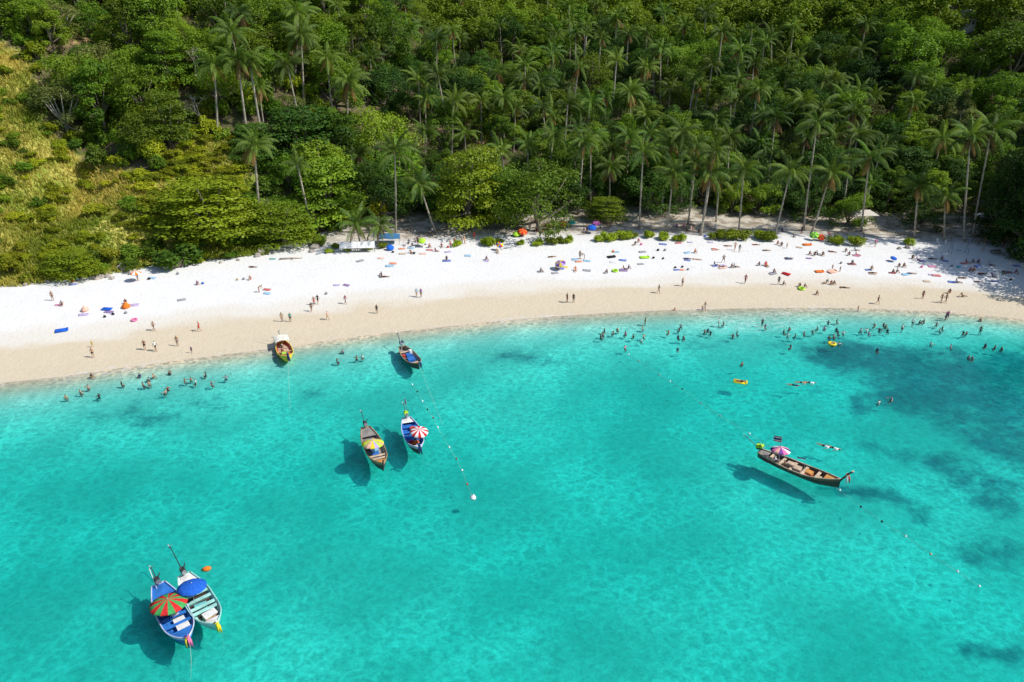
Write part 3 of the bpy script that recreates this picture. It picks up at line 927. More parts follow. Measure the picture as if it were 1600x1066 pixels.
# palms of the grove, by crown pixel
HILL_PALMS = [(840, 43), (891, 10), (862, 83), (813, 78), (901, 50), (916, 40), (962, 28), (937, 58), (1013, 50), (1025, 71), (1046, 84), (1068, 40), (1100, 50),
    (1129, 50), (1106, 20), (1177, 45), (1157, 78), (1195, 66), (926, 127), (876, 137), (840, 137), (810, 127), (992, 144), (952, 152), (1049, 137), (1078, 127),
    (1129, 137), (1144, 157), (1180, 137), (916, 158), (881, 162), (858, 182), (924, 182), (1007, 182), (1121, 187), (1185, 180), (825, 228),
    (853, 213), (871, 232), (909, 200), (954, 238), (1089, 226), (1109, 240), (802, 170), (1215, 119), (1286, 119), (1218, 58), (1347, 142),
    (1377, 152), (1309, 149), (1261, 157), (1215, 185), (1342, 177), (1339, 210), (1402, 195), (1435, 185), (1365, 238), (1456, 137), (1342, 76),
    (461, 56), (461, 101), (509, 91), (530, 127), (684, 66), (653, 127), (704, 119), (721, 162), (663, 206), (562, 243), (787, 195), (785, 43),
    (747, 25), (775, 114), (787, 152), (729, 210), (372, 50), (367, 94), (392, 96), (319, 101), (370, 20), (445, 20), (1030, 20), (1240, 90), (1255, 215), (1190, 222),
    (1395, 225), (1150, 215), (1040, 225), (985, 215), (1300, 215), (770, 230), (700, 160), (820, 105), (890, 105), (960, 95), (1000, 105), (1110, 100), (1180, 100), (1290, 175), (1420, 160), (640, 240), (385, 225), (1470, 215)]
def band(py): return 'high on' if py < 75 else ('half way up' if py < 150 else 'low on')
def tag_palm(o, px, py):
    zone = 'left hillside' if px < 560 else ('middle slope' if px < 1000 else 'right slope')
    where = '%s the %s' % (band(py), zone)
    tag(o, 'coconut palm in the forest %s' % where, 'palm tree', 'palms ' + where)
for px, py in HILL_PALMS:
    if px > 560 and _rng.uniform() < .10: continue
    h = _rng.uniform(9, 17) if px > 560 else _rng.uniform(14, 17)
    g = ground(px, py, h)
    o = std_palm(g[0], g[1], h, _rng.uniform(.7, 1.05) if px > 560 else _rng.uniform(.95, 1.12))
    if px < 560: OCC.append((g[0], g[1] - 3, 7.0))
    tag_palm(o, px, py)

# fill: jittered grid over the wooded slopes
def occupied(x, y, r_):
    a = np.array(OCC)
    return bool(np.any((a[:, 0] - x) ** 2 + (a[:, 1] - y) ** 2 < (np.minimum(a[:, 2], 5) * .55 + r_ * .5) ** 2))
FAR = []
cnt = {'broad': 0, 'palm': 0}
cand = []
STEP = 7.4
for ix in range(-38, 39):
    for iy in range(0, 42):
        x = ix * STEP + _rng.uniform(-3, 3) + (iy % 2) * STEP / 2
        t = 1.5 + iy * STEP * .92 + _rng.uniform(-3, 3)
        y = float(y_veg(x)) + t
        z = float(terrain(x, y))
        px, py = project(x, y, z + 7)
        if not (-70 < px < 1670 and py > -75): continue
        cand.append((math.hypot(x, y), x, y, z, float(px), float(py), t))
cand.sort()
for d, x, y, z, px, py, t in cand:
    if bool(grassy(x, y, z)): continue
    ppx, ppy = project(x, y, z)
    left = 1 - float(smooth(-55, -25, x))
    if t < 1 + 15 * (1 - left): continue          # open sandy floor behind the shore
    if 553 < px < 574 and 150 < py < 215 or 620 < px < 640 and 188 < py < 205: continue     # bare earth
    if occupied(x, y, 2.5): continue
    if 1494 < px < 1528 and py < 62: continue                 # the view of the white house
    n = float(fbm(x * .03 + 9, y * .03))
    u = _rng.uniform()
    palm_p = 0.0
    if 600 < px < 1450 and 60 < py < 300: palm_p = .24
    elif 600 < px < 1250: palm_p = .10 if py < 60 else .2
    elif 350 < px <= 600: palm_p = .10
    if px < 560: zone = 'left hillside'
    elif px < 1050: zone = 'middle slope'
    else: zone = 'right slope'
    if u < palm_p and cnt['palm'] < 175:
        o = std_palm(x, y, _rng.uniform(7, 15), _rng.uniform(.6, 1.0)); cnt['palm'] += 1
        tag_palm(o, px, py - 25)
        continue
    v = _rng.uniform()
    if px > 1250 and py < 110 and n > .5: kind = 'olive' if v < .4 else 'round'
    elif px < 560: kind = 'round' if v < .48 else ('olive' if v < .66 else ('tier' if v < .8 else 'tall'))
    else: kind = 'round' if v < .36 else ('dark' if v < .66 else ('olive' if v < .76 else 'tall'))
    sc = _rng.uniform(.75, 1.4) * (1.1 if py < 90 else 1.0)
    if palm_p > .12: sc *= .92
    if cnt['broad'] < 300:
        o = plant(kind, x, y, sc, {'olive': 'olive_green_tree', 'tier': 'layered_tree', 'tall': 'slender_tree'}.get(kind, 'forest_tree'), sz=_rng.uniform(.85, 1.1)); cnt['broad'] += 1
        kn = {'olive': 'greyish olive tree', 'round': 'rounded fresh green tree', 'dark': 'rounded dark green tree', 'tier': 'layered green tree', 'tall': 'slender upright tree'}[kind]
        tag(o, '%s growing in the forest %s the %s' % (kn, band(py), zone), 'tree', '%s %s the %s' % (kn, band(py), zone))
    else:
        FAR.append((x, y, z, sc))
        OCC.append((x, y, sc * 4))
print('trees', cnt, 'far', len(FAR))

def far_wood():
    rng = np.random.RandomState(77)
    keys = list(RAW)
    parts = []
    for x, y, z, sc in FAR:
        v, q, t = RAW[keys[rng.randint(len(keys))]]
        sel = rng.permutation(len(q))[:1700]
        vv = v.reshape(-1, 4, 3)[sel]
        c = vv.mean(1, keepdims=True)
        vv = c + (vv - c) * 2.0
        a = rng.uniform(0, 6.283); ca, sa = math.cos(a), math.sin(a)
        vv = vv.reshape(-1, 3) * sc
        vv = np.stack([vv[:, 0] * ca - vv[:, 1] * sa + x, vv[:, 0] * sa + vv[:, 1] * ca + y, vv[:, 2] + z], 1)
        parts.append((vv, np.arange(len(vv)).reshape(-1, 4), np.clip(t[sel] + rng.uniform(-.35, .35), 0, 1)))
    if parts:
        v, q, t = merge(parts)
        tag(link('distant_forest', np_mesh('distant_forest', v, q, L_BROAD, {'tint': ('FACE', t)})),
            'far green forest canopy along the top of the hills', 'forest', kind='stuff')
far_wood()

# tall shrubs closing the gaps between the trees of the left hillside
n_ = 0
for k in range(900):
    px = _rng.uniform(0, 640); py = _rng.uniform(0, 370)
    g = ground(px, py)
    if g[1] < y_veg(g[0]) + 2 or bool(grassy(*g)) or g[1] > 330: continue
    if 553 < px < 574 and 150 < py < 215: continue
    if g[0] > -25 and g[1] < y_veg(g[0]) + 18: continue
    kind = ['gbush', 'bush', 'gbush'][_rng.randint(3)]
    o = plant(kind, g[0], g[1], _rng.uniform(1.0, 2.1), 'forest_shrub', sz=_rng.uniform(.9, 1.4)); n_ += 1
    kn = {'bush': 'yellow green tall shrub', 'gbush': 'leafy green tall shrub'}[kind]
    wh = '%s the %s' % (band(py), 'far left hillside' if px < 220 else ('left hillside' if px < 430 else 'left centre hillside'))
    tag(o, '%s between forest trees %s' % (kn, wh), 'bush', '%ss %s' % (kn, wh))
    if n_ >= 290: break

# shrubs on the dry grass spur and along its foot
for i in range(290):
    for _ in range(20):
        px = _rng.uniform(-20, 400); py = _rng.uniform(70, 430)
        g = ground(px, py)
        ok = bool(grassy(*g)) or (px > 150 and py > 300)
        if px < 190 and _rng.uniform() < .72: ok = False
        if g[1] > y_veg(g[0]) + .3 and ok: break
    else: continue
    w = fbm(g[0] * .1, g[1] * .1)
    kind = 'bush' if w < .6 else 'gbush'
    sc = _rng.uniform(.6, 1.5)
    o = plant(kind, g[0], g[1], sc, 'shrub', sz=_rng.uniform(.5, .85))
    wh = 'near the left edge' if px < 130 else ('in the middle' if px < 260 else 'at the right side')
    hi = 'upper' if py < 230 else ('central' if py < 330 else 'lowest')
    kn = {'bush': 'yellow green shrub', 'gbush': 'fresh green shrub'}[kind]
    tag(o, '%s on the %s grassy slope %s' % (kn, hi, wh), 'bush', '%ss, %s grassy slope %s' % (kn, hi, wh))

# bushes at the foot of the forest, left and middle
for px, py, sc, kind in [(20, 425, 1.6, 'bush'), (60, 432, 1.2, 'bush'), (145, 415, 1.5, 'gbush'), (180, 405, 1.5, 'bush'), (215, 408, 1.2, 'gbush'), (240, 398, 1.7, 'gbush'), (300, 388, 1.5, 'bush'),
                         (330, 385, 1.2, 'bush'), (355, 388, 1.1, 'bush'), (385, 382, 1.3, 'gbush'), (410, 372, 1.6, 'gbush'), (500, 383, 1.2, 'gbush'), (470, 375, 1.4, 'gbush'), (525, 388, .8, 'shore'), (545, 392, .8, 'shore'),
                         (575, 390, .8, 'shore'), (598, 387, .8, 'shore'), (515, 395, .6, 'shore'), (40, 441, .8, 'bush'), (85, 436, .7, 'bush')]:
    g = ground(px, py)
    o = plant(kind, g[0], g[1], sc, 'bush')
    pend(o, {'bush': 'yellowish bush', 'gbush': 'leafy green bush', 'shore': 'low bright shrub'}[kind] + ' at the forest foot above sand', px, 'bush', 'bushes at the forest foot')

# bright shrubs along the top of the beach
for px, py, sc in [(713, 384, .8), (763, 383, 1.35), (780, 380, .8), (814, 382, .75), (841, 383, .95), (862, 381, .95), (876, 379, .9), (889, 378, 1.0), (938, 377, .9), (950, 375, 1.15), (964, 374, 1.2),
                   (978, 373, 1.15), (988, 371, .9), (1014, 371, 1.1), (1036, 374, 1.15), (1062, 376, 1.1), (1118, 374, 1.15), (1133, 373, 1.5), (1148, 373, 1.5), (1161, 374, 1.3), (1190, 373, 1.2),
                   (1201, 375, 1.4), (1305, 380, 1.2), (1337, 382, 1.3), (1420, 382, .9)]:
    g = ground(px, py)
    o = plant('shore', g[0], g[1], sc, 'shore_shrub')
    pend(o, 'bright shrub along the top of the sand', px, 'bush', 'shrubs along the top of the beach')

# understorey and grass
def scatter_floor():
    rng = np.random.RandomState(12)
    n = 170000
    x = rng.uniform(-220, 220, n); t = rng.uniform(0, 1, n) ** .8 * 170
    y = y_veg(x) + t; z = terrain(x, y)
    left = 1 - smooth(-55, -25, x)
    px, py = project(x, y, z + 1)
    ok = (px > -60) & (px < 1660) & (py > -50) & (t > 1 + 16 * (1 - left)) & ~grassy(x, y, z) & (fbm(x * .07, y * .07) > .36)
    ok &= ~((px > 545) & (px < 590) & (py > 150) & (py < 225))
    x, y, z = x[ok], y[ok], z[ok]
    p = np.stack([x, y, z + rng.uniform(.1, 3.5, len(x)) * vnoise(x * .3, y * .3)], 1)
    nn = rng.normal(size=p.shape) * .5 + np.array([0, -.2, 1])
    s = rng.uniform(.4, .9, len(p))
    v, q = leaf_quads(rng, p, nn, s, s * .5)
    tag(link('undergrowth', np_mesh('undergrowth', v, q, L_BROAD, {'tint': ('FACE', rng.uniform(0, 1, len(q)))})),
        'low leafy undergrowth covering the forest floor', 'undergrowth', kind='stuff')
    n = 230000
    x = rng.uniform(-190, -40, n); y = y_veg(x) + rng.uniform(0, 110, n); z = terrain(x, y)
    px, py = project(x, y, z)
    n1 = fbm(x * .12, y * .12)
    near = (y - y_veg(x) < 4 + 8 * n1) & (x < -28) & (px < 420)
    ok = (px > -60) & ((grassy(x, y, z)) | near) & (n1 > .12)
    x, y, z, n1 = x[ok], y[ok], z[ok], n1[ok]
    h = rng.uniform(.35, 1.0, len(x)) * (.6 + n1)
    a = rng.uniform(0, 6.283, len(x)); ca, sa = np.cos(a), np.sin(a)
    w = rng.uniform(.06, .15, len(x)); lx = rng.normal(size=len(x)) * .4 * h - .1; ly = rng.normal(size=len(x)) * .4 * h
    V = np.stack([np.stack([x - ca * w, y - sa * w, z - .05], 1), np.stack([x + ca * w, y + sa * w, z - .05], 1),
                  np.stack([x + lx + ca * w * .4, y + ly + sa * w * .4, z + h], 1), np.stack([x + lx - ca * w * .4, y + ly - sa * w * .4, z + h], 1)], 1).reshape(-1, 3)
    tint = np.clip((fbm(x * .06 + 3, y * .06) - .33) * 2.6 + .30 - smooth(-90, -66, x) * .85 + rng.normal(size=len(x)) * .15, 0, 1)
    tag(link('dry_grass', np_mesh('dry_grass', V, np.arange(len(V)).reshape(-1, 4), L_GRASS, {'tint': ('FACE', tint)})),
        'tall yellowed grass covering the steep slope at left', 'grass', kind='stuff')
scatter_floor()

# ================================================================== COLOURS
RGB = {'black': (.025, .025, .03), 'navy': (.02, .035, .12), 'blue': (.02, .12, .55), 'light blue': (.20, .50, .75), 'red': (.58, .03, .03), 'orange': (.80, .20, .03),
       'yellow': (.80, .62, .04), 'green': (.06, .34, .10), 'lime': (.42, .72, .05), 'teal': (.03, .36, .34), 'white': (.80, .80, .80), 'grey': (.28, .28, .31),
       'pink': (.75, .18, .38), 'purple': (.22, .08, .34), 'lilac': (.48, .36, .66), 'tan': (.55, .38, .22), 'brown': (.16, .085, .045), 'dark red': (.28, .02, .03), 'peach': (.85, .48, .36)}
def cloth(c): return plain('cloth_' + c.replace(' ', '_'), RGB[c], .8, .15, spec=.1, scale=3)
def faded(c):
    r_ = RGB[c]; return plain('faded_' + c.replace(' ', '_'), tuple(.68 * v + .32 * .42 for v in r_), .9, .3, spec=.05, scale=4)
SKINS = [plain('skin_%d' % i, c, .55, .08, spec=.25) for i, c in enumerate([(.50, .28, .18), (.36, .19, .115), (.22, .11, .065)])]
HAIRS = [plain('hair_%d' % i, c, .6, .2) for i, c in enumerate([(.02, .015, .012), (.06, .035, .02), (.20, .13, .06)])]

# ================================================================== PEOPLE
def skeleton(**k):
    """joints of a standing adult facing -y, 1.7 m tall; k overrides joints; 'L'/'R' are the person's sides at -x/+x"""
    J = dict(pelvis=(0, 0, .93), belly=(0, -.005, 1.08), chest=(0, 0, 1.27), collar=(0, .01, 1.41), neck=(0, .0, 1.475), chin=(0, -.02, 1.53), head=(0, -.015, 1.605), crown=(0, 0, 1.675), nose=(0, -.105, 1.585))
    for s, x in (('L', -1), ('R', 1)):
        J.update({'shoulder' + s: (.165 * x, .01, 1.385), 'elbow' + s: (.225 * x, .03, 1.11), 'wrist' + s: (.245 * x, -.05, .865), 'hand' + s: (.245 * x, -.075, .775),
                  'hip' + s: (.085 * x, 0, .895), 'knee' + s: (.10 * x, -.02, .49), 'ankle' + s: (.105 * x, .025, .085), 'toe' + s: (.115 * x, -.14, .03)})
    J.update(k)
    return J
BONES = [('pelvis', 'belly', 'b'), ('belly', 'chest', 't'), ('chest', 'collar', 't'), ('collar', 'neck', 's'), ('neck', 'chin', 's'), ('chin', 'head', 'h'), ('head', 'crown', 'h')]
for s in 'LR':
    BONES += [('collar', 'shoulder' + s, 't'), ('shoulder' + s, 'elbow' + s, 'a'), ('elbow' + s, 'wrist' + s, 's'), ('wrist' + s, 'hand' + s, 's'),
              ('pelvis', 'hip' + s, 'b'), ('hip' + s, 'knee' + s, 'l'), ('knee' + s, 'ankle' + s, 's'), ('ankle' + s, 'toe' + s, 's')]
RAD = dict(pelvis=(.145, .105), belly=(.12, .09), chest=(.14, .10), collar=(.10, .08), neck=(.052, .052), chin=(.06, .07), head=(.082, .10), crown=(.055, .065), nose=(.02, .02), shoulder=(.062, .062), elbow=(.042, .042),
           wrist=(.03, .03), hand=(.04, .022), hip=(.10, .10), knee=(.06, .06), ankle=(.038, .038), toe=(.035, .028))

def make_body(name, J, facing=(0, -1, 0)):
    names = [n for n in J if n != 'nose']
    idx = {n: i for i, n in enumerate(names)}
    me = bpy.data.meshes.new(name)
    me.from_pydata([J[n] for n in names], [(idx[a], idx[b]) for a, b, _ in BONES], [])
    ob = bpy.data.objects.new(name, me)
    col.objects.link(ob)
    ob.modifiers.new('skin', 'SKIN')
    if not me.skin_vertices: raise RuntimeError('no skin layer')
    for n in names:
        sv = me.skin_vertices[0].data[idx[n]]
        key = n[:-1] if n[-1] in 'LR' else n
        sv.radius = RAD[key]; sv.use_root = n == 'pelvis'
    ss = ob.modifiers.new('sub', 'SUBSURF'); ss.levels = 1; ss.render_levels = 1
    dg = bpy.context.evaluated_depsgraph_get()
    dg.update()
    out = bpy.data.meshes.new_from_object(ob.evaluated_get(dg))
    out.name = name
    bpy.data.objects.remove(ob)
    bpy.data.meshes.remove(me)
    out.materials.clear()
    for m in (SKINS[0], cloth('black'), cloth('navy'), HAIRS[0]): out.materials.append(m)
    A = np.array([J[a] for a, b, _ in BONES], float); B = np.array([J[b] for a, b, _ in BONES], float)
    kinds = [k for _, _, k in BONES]
    hd = np.array(J['head'], float); up = np.array(J['crown'], float) - np.array(J['chin'], float); up /= np.linalg.norm(up)
    fc = np.array(facing, float); fc = fc - up * fc.dot(up); fc /= np.linalg.norm(fc)
    mi = []
    for p in out.polygons:
        c = np.array(p.center)
        ab = B - A; t = np.clip(((c - A) * ab).sum(1) / (ab * ab).sum(1), 0, 1)
        d = np.linalg.norm(A + ab * t[:, None] - c, axis=1)
        i = int(np.argmin(d)); k = kinds[i]
        m = 0
        if k == 't' or (k == 'b' and t[i] > .75): m = 1
        elif k == 'b' or (k == 'l' and t[i] < .48): m = 2
        elif k == 'a' and t[i] < .30: m = 1
        elif k == 'h':
            r_ = c - hd
            if r_.dot(up) > .045 or (r_.dot(fc) < -.015 and r_.dot(up) > -.07): m = 3
        mi.append(m)
    out.polygons.foreach_set('material_index', mi)
    out.polygons.foreach_set('use_smooth', [True] * len(mi))
    return out

def shift(J, names, d):
    for n in names: J[n] = tuple(np.array(J[n]) + np.array(d))
    return J
UPPER = ['belly', 'chest', 'collar', 'neck', 'chin', 'head', 'crown', 'nose'] + [a + s for a in ('shoulder', 'elbow', 'wrist', 'hand') for s in 'LR']
def rot_part(J, names, piv, ax, ang):
    M = Matrix.Rotation(ang, 3, ax); pv = Vector(piv)
    for n in names: J[n] = tuple(M @ (Vector(J[n]) - pv) + pv)
    return J

POSES = {}
POSES['stand'] = (skeleton(), (0, -1, 0))
POSES['walk'] = (skeleton(kneeL=(-.1, -.17, .50), ankleL=(-.1, -.22, .09), toeL=(-.11, -.39, .05), kneeR=(.1, .05, .49), ankleR=(.1, .30, .13), toeR=(.11, .18, .03),
                          elbowL=(-.23, .14, 1.13), wristL=(-.24, .12, .90), handL=(-.24, .10, .81), elbowR=(.23, -.08, 1.12), wristR=(.23, -.26, .95), handR=(.23, -.33, .90)), (0, -1, 0))
J = skeleton(kneeL=(-.22, -.06, .48), ankleL=(-.32, .02, .085), toeL=(-.36, -.14, .03), kneeR=(.22, -.06, .48), ankleR=(.32, .02, .085), toeR=(.36, -.14, .03),
             elbowL=(-.36, .02, 1.16), wristL=(-.20, -.12, 1.02), handL=(-.13, -.15, 1.0), elbowR=(.36, .02, 1.16), wristR=(.20, -.12, 1.02), handR=(.13, -.15, 1.0))
POSES['wide'] = (J, (0, -1, 0))
J = skeleton(); rot_part(J, UPPER, (0, 0, .95), 'X', R(62))
for s, x in (('L', -1), ('R', 1)):
    sh = np.array(J['shoulder' + s]); J['elbow' + s] = tuple(sh + (0.03 * x, -.08, -.26)); J['wrist' + s] = tuple(sh + (0.02 * x, -.14, -.48)); J['hand' + s] = tuple(sh + (0.02 * x, -.16, -.57))
POSES['bend'] = (J, (0, -.3, -1))
def seated(back=0.0, hug=False):
    J = skeleton()
    for n in J: J[n] = (J[n][0], J[n][1], J[n][2] - .80)
    for s, x in (('L', -1), ('R', 1)):
        J['hip' + s] = (.095 * x, -.02, .115)
        if hug:
            J['knee' + s] = (.13 * x, -.34, .46); J['ankle' + s] = (.12 * x, -.50, .09); J['toe' + s] = (.13 * x, -.66, .04)
            J['elbow' + s] = (.26 * x, -.16, .38); J['wrist' + s] = (.12 * x, -.38, .36); J['hand' + s] = (.05 * x, -.44, .36)
        else:
            J['knee' + s] = (.13 * x, -.43, .22); J['ankle' + s] = (.14 * x, -.82, .06); J['toe' + s] = (.17 * x, -.88, .20)
            J['elbow' + s] = (.30 * x, .16, .36); J['wrist' + s] = (.30 * x, .28, .10); J['hand' + s] = (.31 * x, .33, .04)
    J['pelvis'] = (0, 0, .13)
    rot_part(J, ['belly', 'chest', 'collar', 'neck', 'chin', 'head', 'crown', 'nose', 'shoulderL', 'shoulderR'], (0, 0, .13), 'X', back)
    return J
POSES['sit'] = (seated(-.32), (0, -1, 0))
POSES['hug'] = (seated(.22, True), (0, -1, 0))
J = skeleton()
for n in list(J):
    x, y, z = J[n]; J[n] = (x * 1.05, z - .9, .11 - y * .8)
for s, x in (('L', -1), ('R', 1)):
    J['elbow' + s] = (.30 * x, .22, .07); J['wrist' + s] = (.36 * x, .0, .06); J['hand' + s] = (.38 * x, -.09, .05)
    J['ankle' + s] = (.14 * x, -.82, .06); J['toe' + s] = (.19 * x, -.86, .20); J['knee' + s] = (.12 * x, -.41, .13)
POSES['lie'] = (J, (0, 0, 1))
J = dict(J)
for s, x in (('L', -1), ('R', 1)):
    J['elbow' + s] = (.32 * x, .52, .06); J['wrist' + s] = (.16 * x, .70, .06); J['hand' + s] = (.08 * x, .74, .05)
    J['toe' + s] = (.10 * x, -.97, .05); J['knee' + s] = (.11 * x, -.41, .09)
POSES['prone'] = (J, (0, .2, -1))
J = skeleton(elbowL=(-.40, -.10, 1.24), wristL=(-.50, -.28, 1.20), handL=(-.53, -.36, 1.19), elbowR=(.40, -.06, 1.22), wristR=(.52, -.22, 1.18), handR=(.56, -.30, 1.17),
             kneeL=(-.13, -.06, .49), ankleL=(-.16, .06, .085), toeL=(-.18, -.10, .03))
POSES['wade'] = (J, (0, -1, 0))
def bathing(arms):
    """crouched so that the shoulders are at the surface; origin at the feet"""
    J = skeleton()
    shift(J, UPPER + ['pelvis', 'hipL', 'hipR'], (0, .05, -.48))
    for s, x in (('L', -1), ('R', 1)):
        J['knee' + s] = (.15 * x, -.30, .38); J['ankle' + s] = (.12 * x, .02, .08); J['toe' + s] = (.14 * x, -.15, .03)
        if arms: J['elbow' + s] = (.36 * x, -.06, .80); J['wrist' + s] = (.42 * x, -.26, .80); J['hand' + s] = (.43 * x, -.35, .80)
    return J
POSES['bathe'] = (bathing(True), (0, -1, 0))
POSES['soak'] = (bathing(False), (0, -1, 0))
J = dict(POSES['prone'][0])
J['elbowL'] = (-.26, .70, .05); J['wristL'] = (-.22, .93, .04); J['handL'] = (-.2, 1.02, .04)
J['elbowR'] = (.36, .35, .05); J['wristR'] = (.46, .14, .0); J['handR'] = (.48, .05, -.02)
POSES['swim'] = (J, (0, .3, -1))
BODY = {k: make_body('person_' + k, j, f) for k, (j, f) in POSES.items()}

_pr = np.random.RandomState(99)
def person(pose, loc, rz, top, bot, skin, hair=0, sc=1.0):
    o = link('person', BODY[pose], None, loc, (0, 0, rz), sc)
    mats = [SKINS[skin], cloth(top) if top else SKINS[skin], cloth(bot), HAIRS[hair]]
    for i, m in enumerate(mats):
        o.material_slots[i].link = 'OBJECT'; o.material_slots[i].material = m
    return o
def outfit(top, bot):
    if not top: return 'person in %s swim shorts' % bot
    if top == bot: return 'person in %s swimsuit' % bot
    return 'person in %s top, %s shorts' % (top, bot)
PHRASE = {'stand': 'standing', 'walk': 'walking', 'wide': 'standing legs apart', 'bend': 'bending over', 'sit': 'sitting', 'hug': 'sitting', 'lie': 'lying', 'prone': 'lying prone'}
def zone(px, py):
    wl_ = np.interp(px, [a for a, b in _w], [b for a, b in _w]); vl = np.interp(px, [a for a, b in _v], [b for a, b in _v])
    if py < vl + 3: return 'in tree shade'
    if py > wl_ - (wl_ - vl) * .34: return 'on wet sand'
    return 'on white sand'
_ = None
